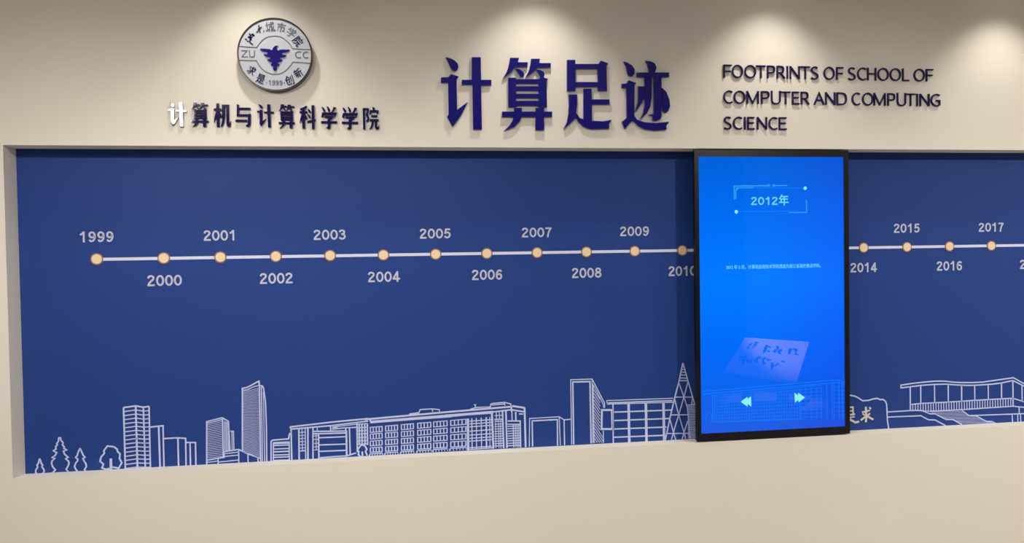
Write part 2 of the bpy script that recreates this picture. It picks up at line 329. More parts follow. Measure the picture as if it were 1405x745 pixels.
# ------------------------------------------------------------------ outlines of the glyphs, the drawings and the screen graphics, in metres along the wall and above the floor
DATA = json.loads('''
{"title":[[[[[1.7051,2.319],[1.7238,2.3153],[1.7414,2.3071],[1.7538,2.2948],[1.7577,2.2822],[1.7539,2.2695],[1.7441,2.2628],[1.732,2.2656],[1.7246,2.2765],[1.7168,2.294]]],[[[1.7262,2.2498],[1.758,2.2408],[1.7491,2.2265],[1.749,2.1027],[1.7944,2.1362],[1.7628,2.0775],[1.729,2.0326],[1.7069,2.0719],[1.7132,2.0846],[1.7134,2.2148],[1.6841,2.2143],[1.6845,2.2355],[1.7148,2.237]]],[[[1.8144,2.3213],[1.8512,2.3221],[1.8512,2.2283],[1.8943,2.2291],[1.894,2.2072],[1.8508,2.2065],[1.8513,2.0225],[1.8144,2.0222],[1.8145,2.2084],[1.7701,2.2077],[1.7705,2.2269],[1.8123,2.2276]]]],[[[[1.9748,2.3223],[2.0127,2.3231],[2.0072,2.3046],[2.0499,2.3055],[2.0485,2.2871],[1.9986,2.2861],[1.9912,2.2793],[1.9738,2.2596],[1.9434,2.2366],[1.9567,2.2572],[1.9664,2.2813],[1.9719,2.3044]]],[[[1.9959,2.2784],[2.013,2.2761],[2.0274,2.2672],[2.034,2.2546],[2.0307,2.2443],[2.0192,2.2441],[2.0085,2.2582]]],[[[2.0647,2.3201],[2.1024,2.321],[2.0958,2.3029],[2.1483,2.304],[2.1481,2.286],[2.0872,2.2848],[2.0754,2.2681],[2.0395,2.2429],[2.0519,2.2651],[2.0601,2.2909]]],[[[2.0839,2.276],[2.1043,2.2738],[2.1173,2.2664],[2.1213,2.2552],[2.1169,2.2417],[2.1038,2.2415],[2.0962,2.2583]]],[[[1.9657,2.239],[1.9968,2.2396],[1.9993,2.2335],[2.0958,2.2352],[2.1038,2.2435],[2.1169,2.2427],[2.1352,2.2369],[2.1282,2.2255],[2.1293,2.119],[2.0941,2.1186],[2.0931,2.1248],[1.9992,2.1236],[1.997,2.1174],[1.9648,2.117]],[[1.9985,2.2171],[2.0945,2.2187],[2.0943,2.2054],[1.9983,2.2038]],[[1.9981,2.1875],[2.0946,2.189],[2.0944,2.1736],[1.9978,2.1721]],[[1.9976,2.1563],[2.0947,2.1577],[2.0945,2.1443],[1.9974,2.143]]],[[[1.9376,2.0973],[1.9884,2.0979],[1.9886,2.1132],[2.0219,2.1136],[2.0211,2.0982],[2.0807,2.0989],[2.0809,2.1143],[2.1161,2.1148],[2.1158,2.0993],[2.1506,2.0997],[2.1502,2.0781],[2.116,2.0777],[2.1163,2.0221],[2.0779,2.0218],[2.0798,2.0773],[2.0198,2.0767],[2.0122,2.0572],[1.9884,2.0339],[1.9451,2.0182],[1.9677,2.0388],[1.981,2.0594],[1.9859,2.0763],[1.9372,2.0758]]]],[[[[2.2189,2.3188],[2.2545,2.3196],[2.2542,2.3025],
[2.3556,2.3046],[2.3665,2.3194],[2.3986,2.3081],[2.3904,2.2975],[2.3917,2.191],[2.3541,2.1904],[2.3516,2.2086],[2.2545,2.207],[2.2526,2.1889],[2.217,2.1883]],[[2.255,2.2819],[2.3516,2.2848],[2.353,2.2278],[2.2542,2.2261]]],[[[2.2242,2.1729],[2.2604,2.1735],[2.2597,2.1295],[2.255,2.0958],[2.2696,2.0752],[2.2871,2.0676],[2.2889,2.1982],[2.3236,2.1988],[2.3236,2.1536],[2.4019,2.1547],[2.4017,2.1339],[2.3238,2.1329],[2.3239,2.0628],[2.3711,2.0612],[2.4116,2.0678],[2.399,2.0521],[2.3976,2.0296],[2.317,2.0274],[2.2851,2.0375],[2.2641,2.0581],[2.2526,2.0776],[2.2375,2.0578],[2.1999,2.0264],[2.2152,2.0566],[2.222,2.0928],[2.2247,2.129]]]],[[[[2.4672,2.3173],[2.485,2.3125],[2.5039,2.3009],[2.5156,2.2844],[2.5143,2.2661],[2.5033,2.2539],[2.4881,2.2578],[2.4819,2.2759],[2.4768,2.2993]]],[[[2.4868,2.2379],[2.5203,2.227],[2.5137,2.2154],[2.511,2.0856],[2.5227,2.07],[2.5553,2.0588],[2.6046,2.0561],[2.6431,2.0596],[2.6679,2.062],[2.6539,2.045],[2.6548,2.0281],[2.5987,2.0234],[2.555,2.0294],[2.5279,2.0438],[2.509,2.0636],[2.4981,2.0619],[2.4855,2.0487],[2.4679,2.0287],[2.4563,2.0599],[2.4782,2.0774],[2.4783,2.2049],[2.4577,2.2046],[2.4579,2.2223],[2.4785,2.2237]]],[[[2.5651,2.322],[2.5859,2.3214],[2.6049,2.3124],[2.6129,2.2942],[2.605,2.273],[2.6687,2.2742],[2.6685,2.2543],[2.525,2.2517],[2.5253,2.2715],[2.5798,2.2726],[2.5773,2.2908],[2.5748,2.3065]]],[[[2.5588,2.2538],[2.5916,2.2544],[2.5895,2.1705],[2.5835,2.1284],[2.5667,2.0967],[2.538,2.0702],[2.5531,2.1018],[2.559,2.1333],[2.561,2.2067]]],[[[2.6004,2.2546],[2.6344,2.2552],[2.6324,2.0869],[2.6267,2.0721],[2.6113,2.0656],[2.5948,2.0681],[2.5929,2.0854],[2.5749,2.0915],[2.5996,2.0944]]],[[[2.53,2.2125],[2.56,2.213],[2.5567,2.17],[2.5454,2.141],[2.5166,2.1014],[2.528,2.1434],[2.5306,2.1801]]],[[[2.6366,2.208],[2.6556,2.1898],[2.669,2.1558],[2.6715,2.1295],[2.6629,2.1083],[2.6518,2.0992],[2.6409,2.1081],[2.6379,2.1291],[2.6373,2.1712]]]]],"small":[[[[[0.6145,2.1191],[0.6207,2.1178],[0.6265,2.115],[0.6307,2.1109],[0.632,2.1068],[0.6308,
2.1027],[0.6277,2.1006],[0.6237,2.1016],[0.6212,2.1052],[0.6185,2.1109]]],[[[0.6218,2.0965],[0.6323,2.0934],[0.6295,2.0888],[0.6302,2.0487],[0.6449,2.0593],[0.6348,2.0405],[0.624,2.0261],[0.6165,2.0389],[0.6185,2.043],[0.6178,2.0852],[0.6081,2.0852],[0.6081,2.0921],[0.6182,2.0924]]],[[[0.6504,2.1191],[0.6624,2.1191],[0.6629,2.0888],[0.6769,2.0888],[0.6769,2.0818],[0.6629,2.0818],[0.664,2.0225],[0.652,2.0225],[0.651,2.0826],[0.6365,2.0826],[0.6365,2.0888],[0.6502,2.0888]]]],[[[[0.7052,2.1196],[0.7168,2.1196],[0.7152,2.1138],[0.7283,2.1138],[0.728,2.1079],[0.7127,2.1079],[0.7104,2.1058],[0.7052,2.0997],[0.6959,2.0926],[0.6999,2.099],[0.7028,2.1067],[0.7044,2.1139]]],[[[0.7119,2.1055],[0.7171,2.1047],[0.7216,2.1018],[0.7237,2.0977],[0.7227,2.0945],[0.7192,2.0945],[0.7158,2.099]]],[[[0.7327,2.1183],[0.7442,2.1183],[0.7423,2.1126],[0.7582,2.1126],[0.7582,2.107],[0.7397,2.107],[0.7362,2.1018],[0.7254,2.094],[0.7291,2.101],[0.7315,2.1091]]],[[[0.7388,2.1042],[0.745,2.1034],[0.749,2.101],[0.7503,2.0974],[0.749,2.0932],[0.745,2.0932],[0.7426,2.0986]]],[[[0.7028,2.0932],[0.7123,2.0932],[0.7131,2.0913],[0.7426,2.0913],[0.745,2.0939],[0.749,2.0935],[0.7546,2.0916],[0.7525,2.088],[0.7533,2.0545],[0.7426,2.0545],[0.7423,2.0564],[0.7136,2.0564],[0.713,2.0545],[0.7031,2.0545]],[[0.713,2.0861],[0.7423,2.0861],[0.7423,2.0819],[0.713,2.0819]],[[0.713,2.0767],[0.7424,2.0767],[0.7424,2.0718],[0.713,2.0718]],[[0.713,2.0668],[0.7426,2.0668],[0.7426,2.0626],[0.713,2.0626]]],[[[0.6948,2.0483],[0.7104,2.0483],[0.7104,2.0532],[0.7206,2.0532],[0.7205,2.0483],[0.7386,2.0483],[0.7386,2.0532],[0.7493,2.0532],[0.7493,2.0483],[0.7598,2.0483],[0.7598,2.0415],[0.7495,2.0415],[0.7498,2.024],[0.7381,2.024],[0.7385,2.0415],[0.7201,2.0415],[0.7179,2.0354],[0.7108,2.0281],[0.6975,2.0232],[0.7044,2.0297],[0.7084,2.0362],[0.7098,2.0415],[0.6948,2.0415]]]],[[[[0.7809,2.0969],[0.8083,2.0969],[0.8083,2.0885],[0.7809,2.0885]]],[[[0.7907,2.1175],[0.8011,2.1175],[0.8011,2.024],[0.7907,2.024]]],[[[0.7907,2.0866],[0.792,
2.0745],[0.7874,2.0576],[0.7796,2.0408],[0.7822,2.0595],[0.7868,2.0763]]],[[[0.8011,2.0838],[0.8083,2.0754],[0.8102,2.0632],[0.805,2.0604],[0.8011,2.0688]]],[[[0.8122,2.1128],[0.8395,2.1128],[0.8382,2.0427],[0.8408,2.0389],[0.8447,2.0483],[0.844,2.0296],[0.8382,2.024],[0.8304,2.0268],[0.8284,2.0352],[0.8284,2.1034],[0.8226,2.1034],[0.8226,2.0632],[0.8193,2.0427],[0.8135,2.0296],[0.8043,2.024],[0.8102,2.0389],[0.8122,2.0576]]]],[[[[0.8687,2.1152],[0.8779,2.1125],[0.8767,2.1017],[0.9213,2.1017],[0.9213,2.0935],[0.8767,2.0935],[0.8767,2.0754],[0.914,2.0754],[0.9171,2.079],[0.9232,2.0745],[0.9213,2.0681],[0.9207,2.0355],[0.9164,2.0265],[0.9103,2.0247],[0.903,2.0265],[0.9018,2.0319],[0.9097,2.0355],[0.9109,2.0672],[0.8675,2.0672],[0.8687,2.079]]],[[[0.8626,2.0537],[0.9067,2.0537],[0.9067,2.0455],[0.8626,2.0455]]]],[[[[0.9523,2.1157],[0.9581,2.1144],[0.9636,2.1118],[0.9676,2.1079],[0.9688,2.104],[0.9677,2.1002],[0.9647,2.0981],[0.9609,2.0991],[0.9586,2.1025],[0.9561,2.1079]]],[[[0.9592,2.0943],[0.9691,2.0913],[0.9665,2.087],[0.9671,2.0489],[0.981,2.059],[0.9715,2.0412],[0.9613,2.0275],[0.9542,2.0396],[0.9561,2.0435],[0.9554,2.0835],[0.9463,2.0835],[0.9463,2.0901],[0.9557,2.0904]]],[[[0.9862,2.1157],[0.9975,2.1157],[0.998,2.087],[1.0112,2.087],[1.0112,2.0803],[0.998,2.0803],[0.9991,2.0241],[0.9877,2.0241],[0.9868,2.0811],[0.9731,2.0811],[0.9731,2.087],[0.986,2.087]]]],[[[[1.0397,2.1168],[1.051,2.1168],[1.0495,2.1109],[1.0622,2.1109],[1.0619,2.1051],[1.047,2.1051],[1.0448,2.103],[1.0397,2.0968],[1.0308,2.0897],[1.0346,2.0962],[1.0374,2.1038],[1.039,2.1111]]],[[[1.0462,2.1027],[1.0513,2.1019],[1.0557,2.099],[1.0577,2.0949],[1.0568,2.0917],[1.0534,2.0917],[1.0501,2.0962]]],[[[1.0665,2.1155],[1.0776,2.1155],[1.0758,2.1098],[1.0913,2.1098],[1.0913,2.1041],[1.0733,2.1041],[1.0699,2.099],[1.0594,2.0912],[1.063,2.0981],[1.0653,2.1062]]],[[[1.0724,2.1014],[1.0784,2.1006],[1.0823,2.0981],[1.0835,2.0946],[1.0823,2.0904],[1.0784,2.0904],[1.0761,2.0957]]],[[[1.0374,2.0904],[1.0467,2.0904],
[1.0475,2.0884],[1.0761,2.0884],[1.0784,2.091],[1.0823,2.0907],[1.0877,2.0888],[1.0857,2.0852],[1.0865,2.0517],[1.0761,2.0517],[1.0758,2.0536],[1.0479,2.0536],[1.0473,2.0517],[1.0377,2.0517]],[[1.0473,2.0833],[1.0758,2.0833],[1.0758,2.079],[1.0473,2.079]],[[1.0473,2.0739],[1.0759,2.0739],[1.0759,2.069],[1.0473,2.069]],[[1.0473,2.064],[1.0761,2.064],[1.0761,2.0598],[1.0473,2.0598]]],[[[1.0297,2.0455],[1.0448,2.0455],[1.0448,2.0504],[1.0548,2.0504],[1.0546,2.0455],[1.0722,2.0455],[1.0722,2.0504],[1.0826,2.0504],[1.0826,2.0455],[1.0928,2.0455],[1.0928,2.0387],[1.0828,2.0387],[1.0831,2.0213],[1.0718,2.0213],[1.0721,2.0387],[1.0543,2.0387],[1.0521,2.0326],[1.0452,2.0253],[1.0323,2.0205],[1.039,2.0269],[1.0428,2.0334],[1.0442,2.0387],[1.0297,2.0387]]]],[[[[1.1133,2.1001],[1.1334,2.1097],[1.1409,2.1126],[1.1396,2.103],[1.1308,2.0992],[1.1145,2.0953]]],[[[1.112,2.0906],[1.1421,2.0906],[1.1421,2.0829],[1.112,2.0829]]],[[[1.1221,2.102],[1.1327,2.103],[1.1327,2.0207],[1.1221,2.0207]]],[[[1.1221,2.082],[1.124,2.0705],[1.1196,2.0552],[1.112,2.0418],[1.1145,2.0609],[1.1183,2.0724]]],[[[1.1327,2.0781],[1.1396,2.0705],[1.1415,2.059],[1.1359,2.0571],[1.1327,2.0666]]],[[[1.1446,2.1011],[1.1534,2.0953],[1.1572,2.0858],[1.1522,2.082],[1.1472,2.0896]]],[[[1.1421,2.08],[1.1522,2.0743],[1.1559,2.0647],[1.1509,2.0609],[1.1459,2.0695]]],[[[1.1421,2.0513],[1.1597,2.0552],[1.1597,2.1145],[1.1704,2.1145],[1.1704,2.0571],[1.1747,2.058],[1.1747,2.0513],[1.1704,2.0494],[1.1704,2.0188],[1.1597,2.0188],[1.1597,2.0475],[1.1421,2.0437]]]],[[[[1.1985,2.1094],[1.2061,2.1066],[1.2137,2.0955],[1.2124,2.0872],[1.2061,2.09],[1.2023,2.0992]]],[[[1.2187,2.1122],[1.2263,2.1085],[1.2326,2.0974],[1.2313,2.0881],[1.225,2.09],[1.2225,2.1011]]],[[[1.2464,2.1094],[1.2565,2.1066],[1.2527,2.0992],[1.2426,2.0863],[1.2363,2.0863],[1.2426,2.0974]]],[[[1.2011,2.0863],[1.2527,2.0863],[1.2578,2.0881],[1.259,2.0825],[1.2527,2.0696],[1.2477,2.0696],[1.2489,2.0779],[1.2086,2.0779],[1.2074,2.0696],[1.2011,2.0659],[1.1973,2.0696]]],
[[[1.2111,2.0733],[1.2439,2.0733],[1.2489,2.0696],[1.2426,2.0622],[1.2338,2.0566],[1.2338,2.051],[1.259,2.051],[1.259,2.0427],[1.2338,2.0427],[1.2338,2.0269],[1.23,2.0195],[1.2212,2.0195],[1.2149,2.0241],[1.2225,2.0288],[1.2225,2.0427],[1.196,2.0427],[1.196,2.051],[1.2225,2.051],[1.2225,2.0594],[1.2313,2.0649],[1.2111,2.0649]]]],[[[[1.2813,2.1078],[1.289,2.105],[1.2968,2.0939],[1.2955,2.0856],[1.289,2.0884],[1.2851,2.0976]]],[[[1.3019,2.1106],[1.3097,2.1069],[1.3161,2.0958],[1.3148,2.0865],[1.3084,2.0884],[1.3058,2.0995]]],[[[1.3303,2.1078],[1.3407,2.105],[1.3368,2.0976],[1.3265,2.0847],[1.32,2.0847],[1.3265,2.0958]]],[[[1.2838,2.0847],[1.3368,2.0847],[1.3419,2.0865],[1.3432,2.081],[1.3368,2.0681],[1.3316,2.0681],[1.3329,2.0764],[1.2916,2.0764],[1.2903,2.0681],[1.2838,2.0644],[1.28,2.0681]]],[[[1.2942,2.0718],[1.3277,2.0718],[1.3329,2.0681],[1.3265,2.0607],[1.3174,2.0551],[1.3174,2.0496],[1.3432,2.0496],[1.3432,2.0413],[1.3174,2.0413],[1.3174,2.0256],[1.3135,2.0182],[1.3045,2.0182],[1.2981,2.0228],[1.3058,2.0274],[1.3058,2.0413],[1.2787,2.0413],[1.2787,2.0496],[1.3058,2.0496],[1.3058,2.0579],[1.3148,2.0635],[1.2942,2.0635]]]],[[[[1.363,2.106],[1.3852,2.106],[1.3891,2.1033],[1.3865,2.0886],[1.3826,2.0813],[1.3878,2.0703],[1.3891,2.0592],[1.3852,2.0501],[1.3774,2.0501],[1.3761,2.0556],[1.3806,2.0592],[1.38,2.0684],[1.3748,2.0803],[1.3793,2.0904],[1.38,2.0987],[1.3728,2.0987],[1.3728,2.0189],[1.363,2.0189]]],[[[1.4021,2.1106],[1.4112,2.1079],[1.4125,2.0978],[1.4034,2.0978]]],[[[1.3917,2.0978],[1.4269,2.0978],[1.4282,2.0923],[1.4243,2.0813],[1.419,2.0831],[1.4197,2.0895],[1.3989,2.0895],[1.3969,2.0813],[1.3904,2.0813]]],[[[1.3969,2.0776],[1.4216,2.0776],[1.4216,2.0703],[1.3969,2.0703]]],[[[1.3904,2.0611],[1.4269,2.0611],[1.4269,2.0537],[1.4203,2.0537],[1.4203,2.0299],[1.4243,2.0299],[1.4282,2.0391],[1.4282,2.0235],[1.4229,2.0189],[1.4138,2.0207],[1.4112,2.0262],[1.4112,2.0537],[1.4073,2.0537],[1.406,2.0372],[1.3995,2.0244],[1.3878,2.0189],[1.3943,2.0317],[1.3975,2.0427],
[1.3975,2.0537],[1.3904,2.0537]]]]],"eng":[[2.3146,2.2579,[["F",2.9196,2.9569],["O",2.9584,3.0103],["O",3.0168,3.0709],["T",3.0724,3.1147],["P",3.1223,3.1602],["R",3.1678,3.2069],["I",3.215,3.2216],["N",3.2298,3.2768],["T",3.2814,3.3249],["S",3.3285,3.3671],["O",3.3911,3.4439],["F",3.4522,3.4865],["S",3.5074,3.5466],["C",3.5544,3.599],["H",3.6027,3.6464],["O",3.6533,3.7078],["O",3.7136,3.7679],["L",3.7753,3.8095],["O",3.8325,3.8868],["F",3.8932,3.9294]]],[2.2019,2.1453,[["C",2.9185,2.9617],["O",2.9657,3.0192],["M",3.0257,3.0824],["P",3.0935,3.1324],["U",3.1405,3.1856],["T",3.1866,3.2314],["E",3.2396,3.2738],["R",3.2815,3.3215],["A",3.3441,3.3936],["N",3.3985,3.4467],["D",3.4535,3.5019],["C",3.5265,3.5678],["O",3.5773,3.6315],["M",3.6336,3.6918],["P",3.7013,3.7385],["U",3.7481,3.7929],["T",3.7929,3.839],["I",3.8454,3.8524],["N",3.8615,3.91],["G",3.9165,3.9641]]],[2.0879,2.0319,[["S",2.9173,2.9556],["C",2.9621,3.0056],["I",3.0136,3.0201],["E",3.0281,3.0613],["N",3.0734,3.1203],["C",3.1279,3.1709],["E",3.176,3.2126]]]],"mural":[{"n":"conifer_drawing","l":"smallest outlined conifer at the left end","s":[[2,[0.043,0.6415,0.0384,0.6522,0.0392,0.6615,0.0468,0.6737,0.0441,0.6817,0.0501,0.6892,0.0525,0.7017,0.0546,0.7057,0.0571,0.7014,0.0608,0.6871,0.0653,0.6805,0.0622,0.6744,0.0697,0.6614,0.0703,0.6535,0.0642,0.6406],0]],"f":[],"k":[]},{"n":"conifer_drawing","l":"tallest outlined conifer, second from the left","s":[[2,[0.0991,0.6402,0.1052,0.6515,0.1124,0.6584,0.1034,0.6705,0.0985,0.685,0.1011,0.6959,0.1116,0.7048,0.1015,0.7094,0.1134,0.7173,0.1189,0.728,0.1066,0.7366,0.1169,0.7423,0.1157,0.7519,0.1226,0.7594,0.1199,0.7643,0.1265,0.7734,0.1283,0.7875,0.1348,0.7872,0.1363,0.7776,0.1439,0.7662,0.1413,0.7584,0.1478,0.7502,0.1462,0.744,0.1571,0.7371,0.1444,0.733,0.1485,0.7202,0.1613,0.7068,0.1524,0.7016,0.1624,0.691,0.1642,0.6814,0.1589,0.669,0.1527,0.6583,0.1622,0.6416],0]],"f":[],"k":[]},{"n":"conifer_drawing","l":"middle-sized outlined conifer beside the round tree","s":[[2,[0.1898,
0.6407,0.1942,0.6496,0.1879,0.6579,0.1847,0.6692,0.19,0.6831,0.1961,0.6891,0.1977,0.697,0.1897,0.7053,0.1958,0.7113,0.199,0.7238,0.2062,0.7393,0.2082,0.7391,0.2137,0.7246,0.2187,0.7117,0.225,0.7034,0.2169,0.6991,0.2211,0.6893,0.2273,0.6779,0.2293,0.6651,0.2216,0.6528,0.2278,0.6411],0]],"f":[],"k":[]},{"n":"tree_drawing","l":"outlined round tree with a solid trunk","s":[[2.2,[0.3193,0.6537,0.3029,0.6499,0.2882,0.657,0.2945,0.671,0.2815,0.6845,0.2864,0.7017,0.2986,0.7153,0.2974,0.7265,0.3112,0.7449,0.3364,0.7404,0.348,0.7302,0.3493,0.7206,0.3586,0.7105,0.356,0.6915,0.3645,0.6735,0.352,0.6519,0.3284,0.658],0]],"f":[],"k":[{"n":"trunk","l":"","s":[],"f":[[0.3183,0.6936,0.3284,0.693,0.3276,0.6411,0.3175,0.6411]],"k":[]}]},{"n":"tower_drawing","l":"square banded tower right of the round tree","s":[[2.2,[0.3769,0.8991,0.3776,0.6412],0],[2.4,[0.4236,0.9034,0.4243,0.6415],0],[2,[0.4528,0.8978,0.4544,0.6411],0],[2,[0.4751,0.8998,0.4743,0.6408],0],[2.2,[0.3769,0.8991,0.4244,0.9037,0.4528,0.897,0.4751,0.8994],0],[1.5,[0.3773,0.8824,0.4244,0.887,0.4532,0.8809,0.4754,0.8823],0],[1.5,[0.3773,0.8658,0.4244,0.8704,0.4533,0.8645,0.4753,0.8657],0],[1.5,[0.3773,0.8491,0.4243,0.8537,0.4534,0.848,0.4752,0.849],0],[1.5,[0.3773,0.8324,0.4243,0.837,0.4535,0.8315,0.4751,0.8324],0],[1.5,[0.3774,0.8158,0.4243,0.8202,0.4535,0.815,0.475,0.8157],0],[1.5,[0.3774,0.7991,0.4243,0.8035,0.4536,0.7986,0.4749,0.799],0],[1.5,[0.3774,0.7824,0.4243,0.7868,0.4537,0.7821,0.4748,0.7824],0],[1.5,[0.3774,0.7657,0.4243,0.7701,0.4538,0.7656,0.4748,0.7657],0],[1.5,[0.3774,0.749,0.4243,0.7534,0.4538,0.7491,0.4747,0.749],0],[1.5,[0.3775,0.7323,0.4242,0.7367,0.4539,0.7326,0.4746,0.7323],0],[1.5,[0.3775,0.7156,0.4242,0.7199,0.454,0.7161,0.4745,0.7157],0],[1.5,[0.3775,0.6989,0.4242,0.7032,0.454,0.6996,0.4744,0.699],0],[1.5,[0.3775,0.6822,0.4242,0.6865,0.4541,0.6831,0.4743,0.6823],0],[1.5,[0.3775,0.6655,0.4242,0.6697,0.4542,0.6665,0.4742,0.6656],0],[1.5,[0.3775,0.6488,0.4242,0.653,0.4543,0.65,0.4741,0.6489],0]],"f":[],"k":[]},
{"n":"block_drawing","l":"three plain stepped blocks beside the banded tower","s":[[2,[0.4778,0.8143,0.5273,0.8174,0.5271,0.6421],0],[2.4,[0.5105,0.8157,0.5119,0.6417],0],[2,[0.5284,0.7643,0.5814,0.7647,0.6143,0.7609,0.6135,0.6407],0],[2.2,[0.5842,0.7637,0.5841,0.6398],0],[2,[0.6151,0.7438,0.6527,0.7419,0.6519,0.6403],0],[2,[0.6313,0.743,0.6309,0.6402],0]],"f":[],"k":[]},{"n":"tower_drawing","l":"lower ribbed office tower on a podium","s":[[1.8,[0.6947,0.6416,0.6989,0.8261,0.7605,0.8397,0.7848,0.8237,0.7883,0.6994],0],[1.8,[0.762,0.8385,0.7614,0.6743],0],[1.4,[0.6987,0.8184,0.7619,0.8319],0],[0.75,[0.6986,0.8113,0.7627,0.8242],0],[0.75,[0.6984,0.8041,0.7627,0.8165],0],[0.75,[0.6983,0.797,0.7626,0.8089],0],[0.75,[0.6981,0.7899,0.7625,0.8012],0],[0.75,[0.6979,0.7827,0.7624,0.7936],0],[0.75,[0.6978,0.7756,0.7623,0.7859],0],[0.75,[0.6976,0.7685,0.7622,0.7783],0],[0.75,[0.6974,0.7613,0.7621,0.7706],0],[0.75,[0.6973,0.7542,0.762,0.763],0],[0.75,[0.6971,0.7471,0.7619,0.7553],0],[0.75,[0.6969,0.7399,0.7618,0.7477],0],[0.75,[0.6968,0.7328,0.7617,0.74],0],[0.75,[0.6966,0.7257,0.7617,0.7324],0],[0.75,[0.6964,0.7185,0.7616,0.7247],0],[0.75,[0.6963,0.7114,0.7615,0.717],0],[0.75,[0.6961,0.7042,0.7614,0.7094],0],[0.75,[0.6959,0.6971,0.7613,0.7017],0],[0.75,[0.6958,0.69,0.7612,0.6941],0],[0.75,[0.6956,0.6828,0.7611,0.6864],0],[0.75,[0.6954,0.6757,0.761,0.6788],0],[1.1,[0.7696,0.826,0.7678,0.7016],0],[1.1,[0.7748,0.8236,0.7731,0.7013],0],[1.1,[0.78,0.8211,0.7784,0.701],0],[1.1,[0.7852,0.8176,0.7836,0.7007],0],[1.5,[0.7912,0.782,0.8039,0.7814,0.8043,0.7052],0],[1.2,[0.7976,0.7817,0.7974,0.7033],0],[1.8,[0.6952,0.6658,0.7383,0.6717,0.7646,0.6741,0.7641,0.6973,0.8232,0.7042,0.8598,0.6834,0.8993,0.6669,0.9004,0.6413],0],[1.6,[0.8232,0.7031,0.8224,0.6412],0],[1.6,[0.8598,0.6834,0.86,0.6413],0],[1.5,[0.9104,0.6624,0.9105,0.6418],0],[1.6,[0.7404,0.6716,0.7402,0.6402],0],[1.3,[0.7649,0.6885,0.8219,0.6932],0],[1.3,[0.7647,0.6775,0.8227,0.681],0],[1.3,[0.7411,0.6556,0.8223,0.66],0],[1.3,[0.695,
0.657,0.7391,0.6601],0],[1.5,[0.8993,0.6658,0.9104,0.6618],0]],"f":[],"k":[]},{"n":"skyscraper_drawing","l":"tall ribbed skyscraper with a curved top","s":[[2,[0.8379,0.6957,0.8437,0.9589,0.8607,0.961,0.8821,0.9712,0.9036,0.983,0.9106,0.9855,0.9118,0.97],0],[1.4,[0.8446,0.9501,0.8631,0.9521,0.8872,0.9627,0.9107,0.9684],0],[2,[0.9123,0.97,0.9103,0.6585],0],[1.8,[0.9118,0.9678,0.9245,0.9651,0.9285,0.9555,0.9308,0.936,0.9352,0.897,0.9367,0.7916,0.935,0.6416],0],[1.4,[0.9202,0.963,0.9174,0.6415],0],[1.2,[0.9277,0.9417,0.9265,0.6421],0],[0.62,[0.845,0.944,0.879,0.9503,0.9126,0.9578],0],[0.62,[0.8449,0.9384,0.8789,0.9444,0.9125,0.9512],0],[0.62,[0.8447,0.9329,0.8788,0.9384,0.9125,0.9447],0],[0.62,[0.8446,0.9273,0.8787,0.9324,0.9124,0.9381],0],[0.62,[0.8445,0.9217,0.8786,0.9265,0.9124,0.9316],0],[0.62,[0.8444,0.9162,0.8785,0.9205,0.9123,0.925],0],[0.62,[0.8442,0.9106,0.8783,0.9145,0.9122,0.9185],0],[0.62,[0.8441,0.9051,0.8782,0.9086,0.9122,0.9119],0],[0.62,[0.844,0.8995,0.8781,0.9026,0.9121,0.9054],0],[0.62,[0.8439,0.8939,0.878,0.8966,0.9121,0.8988],0],[0.62,[0.8437,0.8884,0.8779,0.8907,0.912,0.8922],0],[0.62,[0.8436,0.8828,0.8778,0.8847,0.9119,0.8857],0],[0.62,[0.8435,0.8772,0.8777,0.8787,0.9119,0.8791],0],[0.62,[0.8434,0.8717,0.8776,0.8728,0.9118,0.8726],0],[0.62,[0.8432,0.8661,0.8775,0.8668,0.9118,0.866],0],[0.62,[0.8431,0.8605,0.8774,0.8608,0.9117,0.8595],0],[0.62,[0.843,0.855,0.8773,0.8549,0.9116,0.8529],0],[0.62,[0.8429,0.8494,0.8772,0.8489,0.9116,0.8463],0],[0.62,[0.8428,0.8438,0.877,0.8429,0.9115,0.8398],0],[0.62,[0.8426,0.8383,0.8769,0.8369,0.9115,0.8332],0],[0.62,[0.8425,0.8327,0.8768,0.831,0.9114,0.8267],0],[0.62,[0.8424,0.8271,0.8767,0.825,0.9113,0.8201],0],[0.62,[0.8423,0.8216,0.8766,0.819,0.9113,0.8135],0],[0.62,[0.8421,0.816,0.8765,0.8131,0.9112,0.807],0],[0.62,[0.842,0.8104,0.8764,0.8071,0.9111,0.8004],0],[0.62,[0.8419,0.8048,0.8763,0.8011,0.9111,0.7938],0],[0.62,[0.8418,0.7993,0.8762,0.7951,0.911,0.7873],0],[0.62,[0.8416,0.7937,0.8761,0.7892,0.911,0.7807],0],
